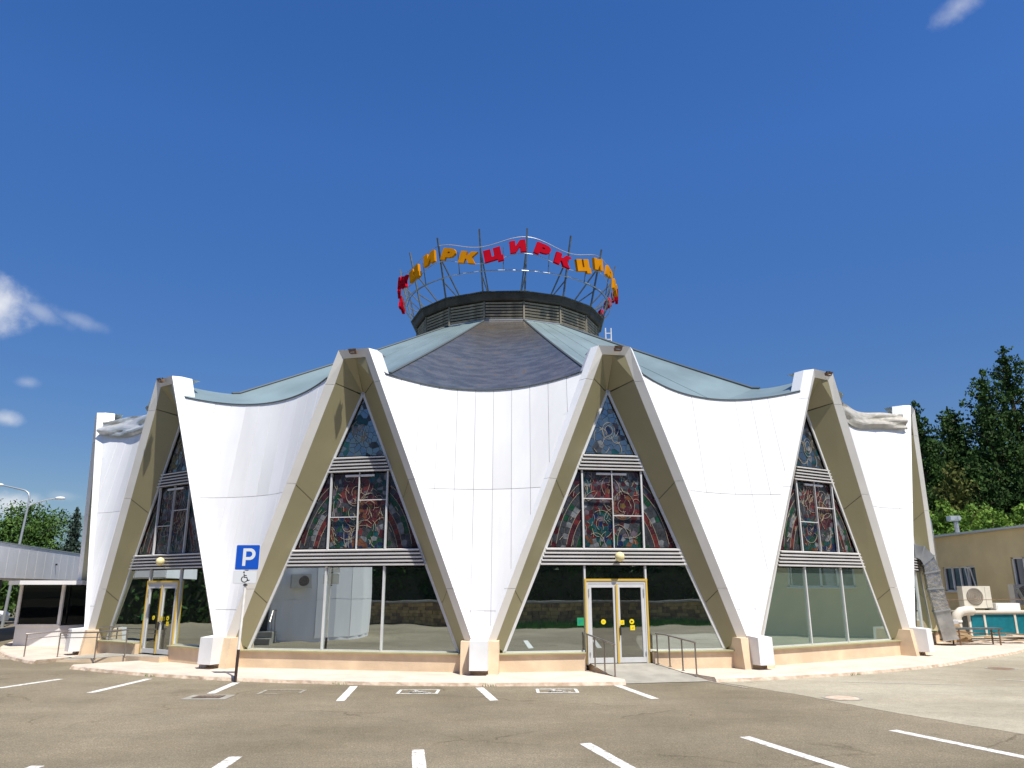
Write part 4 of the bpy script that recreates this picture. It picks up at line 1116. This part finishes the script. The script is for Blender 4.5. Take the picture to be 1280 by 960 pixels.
# parked car under the gallery (only its tail shows)
car = thing('parked_car', 'white hatchback parked beyond the gallery at the left edge', 'car', (-34.3, 50.5, 0), .15)
m = MB(); prof = [(-2.0, .35), (2.0, .35), (2.05, .75), (1.9, .92), (1.05, 1.0), (.45, 1.46), (-1.2, 1.50), (-1.85, 1.05), (-2.05, .8)]
f = [V((x, -.82, z)) for x, z in prof]; m.slab(f, V((0, 1.64, 0)), M['white']); m.obj('body', car)
for y in (-.826, .826):
    m = MB(); m.poly([(x, y, z) for x, z in ((-1.5, 1.02), (.85, 1.02), (.38, 1.40), (-1.12, 1.43))], M['win_glass']); m.obj('side_window', car)
m = MB(); m.poly([(2.0-.99, -.7, 1.045), (1.01, .7, 1.045), (.5, .66, 1.44), (.5, -.66, 1.44)], M['win_glass']); m.obj('windscreen', car)
for x in (-1.3, 1.3):
    for y in (-.8, .8):
        m = MB(); m.tube([(x, y-.09, .31), (x, y+.09, .31)], .31, M['dark'], 16); w = m.obj('wheel', car)
        m = MB(); m.tube([(x, y-.10, .31), (x, y+.10, .31)], .18, M['light_steel'], 12); m.obj('rim', w)
for y in (-.6, .6): m = MB(); m.box((2.05, y, .74), (.06, .3, .14), M['signwhite']); m.obj('headlight', car)

# ------------------------------------------------------------------ right side : beige annex and plant
ax = thing('beige_annex', 'flat roofed beige rendered annex with dark strip windows at the right', 'building', (25.7, 30, 0))
def Y_(y): return y-30
wins = [(22.6, 25.8, 2.35, 3.45), (42.75, 45.95, 2.1, 3.47), (36.2, 39.6, 2.3, 3.8), (30.5, 33.7, 2.2, 3.7)]
m = MB()
zs = [0, 2.1, 3.8, 5.2]; y0, y1 = 16, 58
cur = y0
def wq(a, b, z0, z1):
    m.box((.15, Y_((a+b)/2), (z0+z1)/2), (.3, b-a, z1-z0), M['beige'])
edges = sorted(wins)
for wa, wb, z0, z1 in edges:
    wq(cur, wa, 0, 5.2); wq(wa, wb, 0, z0); wq(wa, wb, z1, 5.2); cur = wb
wq(cur, y1, 0, 5.2)
m.box((8, Y_(y1)-.15, 2.6), (15.4, .3, 5.2), M['beige']); m.box((8, Y_(y0)+.15, 2.6), (15.4, .3, 5.2), M['beige'])
m.obj('wall', ax)
m = MB(); m.box((7.85, Y_((y0+y1)/2), 5.26), (16.2, y1-y0+.5, .12), M['light_steel']); m.obj('roof', ax)
for wa, wb, z0, z1 in wins:
    n = 4; m = MB(); W_ = wb-wa
    for yy in [wa+.04+(W_-.08)*i/n for i in range(n+1)]: m.box((.12, Y_(yy), (z0+z1)/2), (.08, .09, z1-z0), M['white'])
    for zz in (z0+.04, z1-.04): m.box((.115, Y_((wa+wb)/2), zz), (.07, W_, .08), M['white'])
    w = m.obj('window', ax)
    for i in range(n):
        a = wa+.04+(W_-.08)*i/n+.05; b = a+(W_-.08)/n-.1; m = MB()
        m.box((.17, Y_((a+b)/2), (z0+z1)/2), (.02, b-a, z1-z0-.16), M['win_glass']); m.obj('pane', w)
    m = MB(); m.box((-.04, Y_((wa+wb)/2), z0-.035), (.20, W_+.1, .05), M['white']); m.obj('sill', w)
    # one tilted casement
    m = MB(); a = wa+.1; m.bar((-.05, Y_(a+.75), z1-.1), (.06, Y_(a+.72), z0+.1), .05, .05, M['white']); m.bar((-.16, Y_(a+.1), z1-.1), (.06, Y_(a+.1), z0+.1), .05, .05, M['white']); m.bar((-.05, Y_(a+.75), z1-.1), (-.16, Y_(a+.1), z1-.1), .05, .05, M['white']); m.obj('tilted_sash', w)
rv = thing('roof_vent', 'small galvanised vent pipe with box cowl on the beige annex roof', 'vent', (26.6, 45.4, 5.32))
m = MB(); m.tube([(0, 0, 0), (0, 0, .75)], .13, M['duct'], 12); m.obj('pipe', rv, True)
m = MB(); m.box((-.12, 0, .95), (.62, .4, .30), M['duct']); m.box((-.30, -.21, .95), (.22, .03, .22), M['light_steel']); m.box((.12, -.21, .95), (.16, .03, .18), M['light_steel']); m.obj('cowl', rv)

dk = thing('air_duct', 'large galvanised air duct coming out of the right hand window and bending down', 'duct', (17.6, 31.8, 0))
def ringd(c, X, Y, w, h): return [c+X*w/2*sx+Y*h/2*sy for sx, sy in ((-1, -1), (1, -1), (1, 1), (-1, 1))]
dn = V((.83, -.35, 0)).normalized(); dtn = V((-dn.y, dn.x, 0))
path = [(-1.5, 3.8, 0), (-.80, 3.8, 0), (-.52, 3.7, -22), (-.33, 3.42, -50), (-.26, 2.95, -78), (-.22, 2.3, -86), (-.10, 1.45, -80), (.05, .35, -80)]
secs = []
for d, z, an in path:
    a = math.radians(an); X = dtn; T = dn*math.cos(a)+UZ*math.sin(a); Yv = T.cross(X) if False else (UZ*math.cos(a)-dn*math.sin(a))
    secs.append(ringd(dn*d+UZ*z, X, Yv, .95, .54))
for i in range(len(secs)-1):
    m = MB(); a, b = secs[i], secs[i+1]
    for k in range(4): m.poly((a[k], a[(k+1) % 4], b[(k+1) % 4], b[k]), M['duct_foil'] if 3 <= i < 6 else M['duct'])
    m.obj('duct_section', dk)
    c0 = sum(b, V((0, 0, 0)))/4; m = MB()
    for k in range(4):
        p, q = b[k], b[(k+1) % 4]; m.bar(c0+(p-c0)*1.03, c0+(q-c0)*1.03, .05, .05, M['light_steel'])
    m.obj('flange', dk)
d2 = thing('air_duct', 'slim round topped grey duct behind the rightmost arch', 'duct', (20.0, 36.5, 0))
m = MB(); m.tube([(0, 0, 0), (0, 0, 5.3), (-.05, 0, 5.6), (-.2, 0, 5.8), (-.6, .1, 5.85)], .20, M['duct'], 14); m.obj('pipe', d2, True)
for z in (1.5, 3.2, 4.9): m = MB(); m.lathe((0, 0, z), [(.205, -.03), (.23, -.03), (.23, .03), (.205, .03)], M['light_steel'], 14); m.obj('flange', d2)

ch = thing('chiller_unit', 'low chiller with teal coil panels in a grey steel frame by the beige annex', 'chiller', (20.4, 35, 0), .02)
m = MB(); Lc = 4.4
for x in (.04, .72, 2.10, 2.78, 4.2, 4.36):
    m.box((x, 0, .72), (.09, .09, 1.06), M['ac'])
for z in (.22, 1.22): m.box((Lc/2, 0, z), (Lc, .10, .09), M['ac'])
m.box((Lc/2, .7, .72), (Lc-.1, 1.2, .98), M['steel']); m.box((Lc/2, .65, 1.28), (Lc, 1.5, .06), M['ac']); m.obj('frame', ch)
for a, b in ((.085, .675), (.765, 2.055), (2.145, 2.735), (2.825, 4.155)):
    m = MB(); m.box(((a+b)/2, .02, .72), (b-a, .05, .90), M['teal'])
    k = int((b-a)/.05)
    for i in range(k): m.box((a+(i+.5)*(b-a)/k, -.012, .72), (.008, .014, .88), M['teal'])
    m.obj('coil_panel', ch)
m = MB()
for x in (.5, 1.1, 1.7, 2.5, 3.2): m.box((x, -.03, .13), (.30, .1, .07), M['dark'])
m.box((Lc/2, .3, .09), (Lc, .8, .1), M['steel']); m.obj('skid', ch)
for i, (x, y, z) in enumerate(((21.05, 36.2, 1.42), (25.0, 38.6, 1.5))):
    t = thing('air_conditioner', ('cream outdoor air conditioner with round fan standing behind the teal chiller', 'cream outdoor air conditioner at the right edge under the annex window')[i], 'air conditioner', (x, y, 0), .0, 'outdoor air conditioners')
    m = MB(); m.box((.62, .2, z+.48), (1.30, .42, .98), M['ac']); m.box((1.12, -.015, z+.48), (.22, .02, .9), M['ac']); m.obj('casing', t)
    m = MB(); m.lathe((0, 0, 0), [(.38, .0), (.38, .02), (.34, .03)], M['grille'], 24)
    m.v = [(v[0]+.50, -.012-v[2], v[1]+z+.50) for v in m.v]
    m.shape([(.35*math.cos(i2*pi/12), .35*math.sin(i2*pi/12)) for i2 in range(24)], V((.50, -.012, z+.50)), UX, UZ, -UY, .01, M['grille'])
    for rr in (.10, .18, .26, .33):
        m.tube([(.50+rr*math.cos(a*pi/12), -.03, z+.50+rr*math.sin(a*pi/12)) for a in range(25)], .008, M['ac'], 4, False)
    m.obj('fan_grille', t)
    m = MB()
    for xx in (.1, 1.14): m.box((xx, .2, z/2), (.06, .35, z), M['steel'])
    m.obj('stand', t)
tk = thing('insulated_elbow', 'cream insulated pipe elbow between the duct and the chiller', 'pipe', (19.75, 34.8, 0))
m = MB(); m.tube([(0, 0, .25), (.0, 0, .9), (.06, 0, 1.15), (.25, 0, 1.3), (.6, .1, 1.34), (.85, .2, 1.32)], .20, M['ac'], 14); m.obj('pipe', tk, True)
m = MB(); m.lathe((.0, 0, .9), [(.205, -.04), (.235, -.04), (.235, .04), (.205, .04)], M['box'], 14); m.obj('band', tk)
jb = thing('switch_cabinet', 'small white wall cabinet standing behind the chiller at the right', 'cabinet', (23.0, 36.4, 0))
m = MB(); m.box((0, 0, .95), (1.1, .5, 1.35), M['white']); m.obj('body', jb)
m = MB(); m.box((0, -.26, 1.0), (1.0, .02, 1.15), M['box']); m.obj('door', jb)
pp = thing('steel_fence', 'thin rusty wire and post fence in front of the chiller', 'fence', (18.6, 33.2, 0))
m = MB(); m.tube([(0, 0, 0), (0, 0, 1.85)], .035, M['rust'], 6); m.obj('post', pp)
m = MB(); m.tube([(3.55, .3, 0), (3.5, .3, 1.7), (3.2, .3, 2.3)], .06, M['steel'], 8); m.obj('post', pp)
m = MB(); m.tube([(0, 0, 1.82), (5.0, .3, 1.85)], .014, M['rust'], 5); m.obj('rail', pp)
pal = thing('scrap_pile', 'heap of old boards and steel angles lying by the rightmost pier', 'scrap heap', (18.6, 32.6, .12))
rnd = random.Random(12)
for i in range(12):
    m = MB(); a = rnd.uniform(-.5, .5); c = V((rnd.uniform(-.6, 2.6), rnd.uniform(-.5, .8), .05+.035*i)); l = rnd.uniform(.7, 1.9)
    dv = V((math.cos(a), math.sin(a), rnd.uniform(-.08, .08)))
    m.bar(c-dv*l/2, c+dv*l/2, rnd.choice((.08, .14, .2)), .035, rnd.choice((M['wood'], M['wood'], M['rust'], M['ac']))); m.obj('board', pal)
for i in range(2):
    m = MB(); m.slab([V((-.15+i*.25, .5, .02)), V((.5+i*.2, .35, .02)), V((.25+i*.2, .45, .75-.2*i)), V((-.1+i*.25, .55, .72-.2*i))], V((.0, .03, 0)), M['wood']); m.obj('board', pal)
tbl = thing('metal_table', 'low rusty metal trestle beside the scrap boards', 'trestle', (17.9, 31.9, .12))
m = MB(); m.box((.9, 0, .62), (1.9, .6, .06), M['steel']); m.obj('top', tbl)
for x in (.1, 1.7):
    for y in (-.25, .25): m = MB(); m.bar((x, y, 0), (x, y, .6), .05, .05, M['rust']); m.obj('leg', tbl)

# ------------------------------------------------------------------ trees
def leaf_quad(m, c, s, rnd, mt, flat=.0):
    a = V((rnd.gauss(0, 1), rnd.gauss(0, 1), rnd.gauss(0, 1)*(1-flat))).normalized(); b = a.orthogonal().normalized()
    q = Matrix.Rotation(rnd.uniform(0, 2*pi), 3, a); b = q @ b; c2 = a.cross(b)
    m.poly((c-b*s, c+c2*s*.55, c+b*s, c-c2*s*.55), mt)
def broad_tree(name, label, loc, h, rx, seed, mt, clumps=34, per=70, ls=.26, low=.3, group=None, build=True):
    rnd = random.Random(seed); t = thing(name, label, 'tree', loc, 0, group)
    m = MB(); m.tube([(0, 0, 0), (.05, 0, h*.25), (-.05, .05, h*.5), (0, 0, h*.8)], [h*.035, h*.028, h*.018, h*.006], M['bark'], 8)
    cz = h*(low+1)/2; rz = h*(1-low)/2
    cs = []
    for i in range(clumps):
        a = rnd.uniform(0, 2*pi); u = rnd.uniform(-1, 1); r = rnd.uniform(.45, .98)
        c = V((rx*r*math.sqrt(1-u*u)*math.cos(a), rx*r*math.sqrt(1-u*u)*math.sin(a), cz+rz*r*u)); cs.append((c, rnd.uniform(.22, .40)*rx))
        if i % 3 == 0: m.tube([(0, 0, h*rnd.uniform(.25, .5)), c*.5+V((0, 0, h*.25)), c], [h*.012, h*.008, h*.003], M['bark'], 5)
    m.obj('trunk', t, True)
    m = MB()
    for c, r in cs:
        for j in range(per):
            d = V((rnd.gauss(0, 1), rnd.gauss(0, 1), rnd.gauss(0, .8))).normalized()*r*rnd.uniform(.5, 1.05)
            leaf_quad(m, c+d, ls*rnd.uniform(.6, 1.2), rnd, mt)
    for i in range(int(clumps*14)):
        d = V((rnd.gauss(0, 1), rnd.gauss(0, 1), rnd.gauss(0, 1))).normalized()*(.78*rnd.random()**.4)
        leaf_quad(m, V((rx*d.x, rx*d.y, cz+rz*d.z)), ls*rnd.uniform(1.4, 2.4), rnd, mt)
    m.obj('crown', t)
    return t
def conifer(name, label, loc, h, rb, seed, mt, tiers=22, lean=0., pine=False, base=.12, q=1., group=None):
    rnd = random.Random(seed); t = thing(name, label, 'tree', loc, 0, group)
    m = MB(); m.tube([(0, 0, 0), (lean*.5, 0, h*.5), (lean, 0, h*.985)], [h*.022, h*.014, h*.002], M['bark'], 7)
    cr_ = MB()
    for i in range(tiers):
        f = (i+rnd.uniform(-.3, .3))/tiers; f = max(0, min(1, f)); z = h*(base+(1-base)*f)
        rr = rb*((1-f)**(.75 if pine else .9))*rnd.uniform(.75, 1.15)+.10
        nb = int((9 if pine else 11)*(1-f*.5))
        for j in range(nb):
            a = 2*pi*(j+rnd.uniform(-.4, .4))/nb+i*1.3; l = rr*rnd.uniform(.6, 1.12)
            if pine and rnd.random() < .1: continue
            up = (.22 if pine else -.22)*l + f*.35*l
            o = V((lean*f, 0, z)); e = o+V((l*math.cos(a), l*math.sin(a), up))
            if l > .8 and j % 2 == 0: m.tube([o, (o+e)/2+V((0, 0, -.05*l)), e], [.05+.015*l, .035, .012], M['bark'], 4, False)
            k = max(4, int(l*(30 if pine else 18)*q))
            for n in range(k):
                g = (n+rnd.random())/k
                if pine: g = g**.6
                wd = (.36 if pine else .22)*l*(1-g*.55)+.10
                p = o+(e-o)*g+V((rnd.gauss(0, wd*.6), rnd.gauss(0, wd*.6), rnd.gauss(0, .10+.05*l) - (0 if pine else .12*l*g*g)))
                leaf_quad(cr_, p, rnd.uniform(.08, .19)*(1.1 if pine else .8), rnd, mt, .55)
    for j in range(int(h*34)):
        f = rnd.random()**1.25; z = h*(base+(1-base)*f*.94); r_ = rb*.62*((1-f)**.9)*math.sqrt(rnd.random()); a = rnd.uniform(0, 2*pi)
        leaf_quad(cr_, V((lean*f+r_*math.cos(a), r_*math.sin(a), z)), rnd.uniform(.22, .42)*(1 if pine else .45), rnd, mt)
    for j in range(5): leaf_quad(cr_, V((lean, 0, h*(.97+.006*j))), .16, rnd, mt)
    m.obj('trunk', t, True); cr_.obj('crown', t)
    return t
broad_tree('broadleaf_tree', 'rounded dark green broadleaf tree rising behind the gallery roof', (-38.3, 60, 0), 8.7, 4.3, 3, M['leaf_oak'], 110, 190, .125, .10)
broad_tree('broadleaf_tree', 'low bright bush beside the spruce behind the gallery', (-34.6, 61, 0), 5.2, 1.7, 8, M['leaf_bright'], 24, 60, .2, .1)
broad_tree('broadleaf_tree', 'leafy tree in the gap under the gallery canopy', (-36.0, 54, 0), 5.0, 2.8, 9, M['leaf_oak'], 26, 70, .22, .05)
conifer('spruce_tree', 'narrow blue grey spruce behind the gallery beside the white hall', (-33.7, 60, 0), 8.5, 1.55, 5, M['leaf_spruce'], 30, q=2.2)
grp = 'conifers behind the annex'
for i, (x, y, h, rb, kind, lab) in enumerate((
        (34.9, 62.5, 17.6, 4.2, 'leaf_pine', 'dark conifer whose tip shows just right of the rightmost white arch'),
        (37.6, 66, 15.2, 4.8, 'leaf_pine', 'lower dark conifer in the dip between the taller conifers'),
        (39.8, 61.5, 20.3, 4.6, 'leaf_pine', 'tall ragged pine left of the tallest conifer'),
        (43.6, 63, 22.8, 5.6, 'leaf_pine', 'tallest dark conifer at the right edge'),
        (47.5, 61, 21.2, 5.6, 'leaf_pine', 'broad dark conifer cut by the right edge of the view'),
        (34.3, 58.5, 11.8, 3.4, 'leaf_olive', 'olive green pine in front of the dark conifers, beside the white arch'),
        (36.3, 68, 15.6, 5.4, 'leaf_pine', 'dark rear conifer seen just above the olive green pine'),
        (40.6, 67, 17.8, 5.2, 'leaf_pine', 'dark rear conifer filling the space right of the tall ragged pine'),
        (41.5, 70, 19.0, 5.5, 'leaf_pine', 'dark conifer half hidden behind the tall ragged pine'),
        (37.2, 59.5, 13.0, 4.2, 'leaf_pine', 'short dark conifer below the tall ragged pine'),
        (40.6, 58.0, 13.0, 4.2, 'leaf_pine', 'short dark conifer between the tall pine and the annex roof'),
        (43.6, 58.0, 14.0, 4.4, 'leaf_pine', 'short dark conifer below the tallest conifer'))):
    conifer('conifer_tree', lab, (x, y, 0), h, rb, 20+i, M[kind], 26 if h > 15 else 20, .3*(i % 3-1), True, .10, 1.25, grp)
for i, (x, y, h, r, lab) in enumerate(((31.0, 53.5, 8.0, 2.3, 'light green bush tree above the annex roof beside the roof vent'), (34.2, 54, 7.6, 2.6, 'light green leafy bush in the middle above the annex roof'),
                                       (37.2, 53, 8.6, 2.6, 'bright green leafy bush at the right above the annex roof'))):
    broad_tree('leafy_bush', lab, (x, y, 0), h, r, 40+i, M['leaf_bright'], 42, 110, .15, .3, 'bushes behind the annex roof')
# distant hill on the left and wooded rise at the right
m = MB(); pts = []
for i in range(41):
    x = -2600+i*95; hgt = 92+34*math.sin(i*.45)+22*math.sin(i*1.1)
    pts.append((x, 1500+60*math.sin(i*.7), hgt*(1 if i < 30 else max(0, (40-i)/10))))
for a, b in zip(pts[:-1], pts[1:]):
    m.poly(((a[0], a[1]-500, -2), (b[0], b[1]-500, -2), b, a), M['hill']); m.poly((a, b, (b[0], b[1]+400, -2), (a[0], a[1]+400, -2)), M['hill'])
m.obj('hill', kind='structure')

# ------------------------------------------------------------------ across the lot (seen mirrored in the glazing)
tr = thing('retaining_wall', 'rough yellow brown stone retaining wall across the parking lot', 'wall', (0, -1.6, 0))
m = MB(); m.box((0, -.35, .72), (70, .5, 1.44), M['stone_b']); m.obj('core', tr)
m = MB(); m.box((0, -.22, 1.50), (70, .55, .12), M['concrete']); m.obj('coping', tr)
rnd = random.Random(2); m = MB()
for row in range(6):
    x = -30+rnd.uniform(0, .3)
    while x < 30:
        w = rnd.uniform(.3, .62)
        m.box((x+w/2, -.08+rnd.uniform(-.02, .02), .13+row*.235), (w-.03, .12, .205), rnd.choice((M['stone_a'], M['stone_a'], M['stone_b']))); x += w
m.obj('stone_face', tr, kind='stuff')
m = MB(); m.poly([(-60, -1.9, 1.45), (60, -1.9, 1.45), (60, -60, 2.2), (-60, -60, 2.2)][::-1], M['forest_floor']); m.obj('terrace', kind='structure')
m = MB(); m.poly([(7, -1.5, .02), (40, -1.5, .02), (40, -.2, .02), (8, -.2, .02)][::-1], M['grass']); rnd = random.Random(6)
for i in range(5000):
    p = V((rnd.uniform(7, 40), rnd.uniform(-1.5, -.2), .02)); d = V((rnd.uniform(-.1, .1), rnd.uniform(-.1, .1), rnd.uniform(.2, .5)))
    m.poly((p, p+V((.05, 0, 0)), p+d), M['grass'])
m.obj('grass_strip', label='narrow strip of grass along the foot of the stone wall', kind='stuff')
def wood(name, label, x0, x1, y, z0, h, seed, along_y=False, dep=.8):
    m = MB(); rnd = random.Random(seed); n = int((x1-x0)*h*34)
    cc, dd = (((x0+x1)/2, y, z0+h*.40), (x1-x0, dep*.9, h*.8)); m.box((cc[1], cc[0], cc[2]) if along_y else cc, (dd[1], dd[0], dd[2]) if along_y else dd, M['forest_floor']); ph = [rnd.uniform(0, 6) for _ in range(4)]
    for i in range(n):
        a = rnd.uniform(x0, x1); hh = h*(.80+.14*math.sin(a*.9+ph[0])+.10*math.sin(a*2.1+ph[1])+.07*math.sin(a*4.3+ph[2]))
        b = y+rnd.uniform(-dep, dep); z = z0+rnd.random()*hh
        leaf_quad(m, V((b, a, z) if along_y else (a, b, z)), rnd.uniform(.16, .32), rnd, M['leaf_pine'])
    m.obj(name, kind='stuff', label=label)
wood('hedge', 'tall dark hedge on the terrace across the lot', -34, 38, -5.0, 1.4, 3.6, 4)
wood('woodland', 'dark belt of trees on the terrace behind the hedge across the lot', -40, 44, -9.5, 1.5, 9.5, 6, False, 1.6)
wood('woodland', 'belt of trees beyond the left end of the covered gallery', 21, 39, -43, 0, 8.5, 5, True, 1.5)
# white annex left of the lot
wa = thing('white_annex', 'round white panelled annex across the lot, mirrored in the left hand glazing', 'building', (-18.6, 11.2, 0))
for i in range(14):
    a0, a1 = 2*pi*i/14+.003, 2*pi*(i+1)/14-.003; m = MB(); R = 4.6
    for z0, z1 in ((.15, 1.85), (1.87, 3.6), (3.62, 5.2)):
        f = [V((R*math.cos(a), R*math.sin(a), z)) for a, z in ((a0, z0), ((a0+a1)/2, z0), (a1, z0), (a1, z1), ((a0+a1)/2, z1), (a0, z1))]
        m.poly(f, M['white_panel'])
    m.obj('wall_panel', wa)
m = MB(); m.lathe((0, 0, 0), [(4.575, 0), (4.575, 5.18), (0, 5.3)], M['fascia'], 40); m.obj('core', wa)
rt = Matrix.Rotation(math.radians(57), 3, 'Z'); fx, fy = rt @ UX, rt @ UY
dr = MB(); o = fx*4.62; dr.box(o+UZ*1.35, (.08, .8, 1.7), M['dark'], fx, fy); dr.obj('door', wa)
m = MB(); m.box(o+fx*.5+UZ*.25, (1.0, 1.6, .5), M['concrete'], fx, fy); m.box(o+fx*1.2+UZ*.12, (.4, 1.6, .25), M['concrete'], fx, fy); m.obj('steps', wa)
m = MB()
for s in (-.6, .6):
    m.tube([o+fy*s+UZ*2.35, o+fy*s+fx*.6+UZ*2.65, o+fy*s+fx*1.15+UZ*2.35], .03, M['steel'], 5)
for j in range(5):
    t = j/4; m.bar(o+fy*-.7+fx*(.05+1.1*t)+UZ*(2.38+.28*math.sin(pi*t)), o+fy*.7+fx*(.05+1.1*t)+UZ*(2.38+.28*math.sin(pi*t)), .32, .02, M['win_glass'])
m.obj('canopy', wa)
m = MB()
for s in (-.75, .75):
    m.tube([o+fy*s+fx*.1+UZ*1.4, o+fy*s+fx*.9+UZ*1.4, o+fy*s+fx*1.4+UZ*.95], .025, M['stainless'], 6)
    for f_ in (.15, .9): m.tube([o+fy*s+fx*f_+UZ*.5, o+fy*s+fx*f_+UZ*1.4], .02, M['stainless'], 6)
m.obj('handrail', wa)
rt = Matrix.Rotation(math.radians(36), 3, 'Z'); fx2, fy2 = rt @ UX, rt @ UY
m = MB(); m.box(fx2*4.85+UZ*2.65, (.35, .9, .62), M['ac'], fx2, fy2); m.lathe((0, 0, 0), [(.24, 0), (.24, .02), (0, .02)], M['grille'], 18)
k0 = len(m.v)-18*3
for i in range(k0, len(m.v)):
    v = V(m.v[i]); m.v[i] = tuple(fx2*(5.03+v.z)+fy2*(v.x-.1)+UZ*(v.y+2.65))
m.obj('air_conditioner', wa)
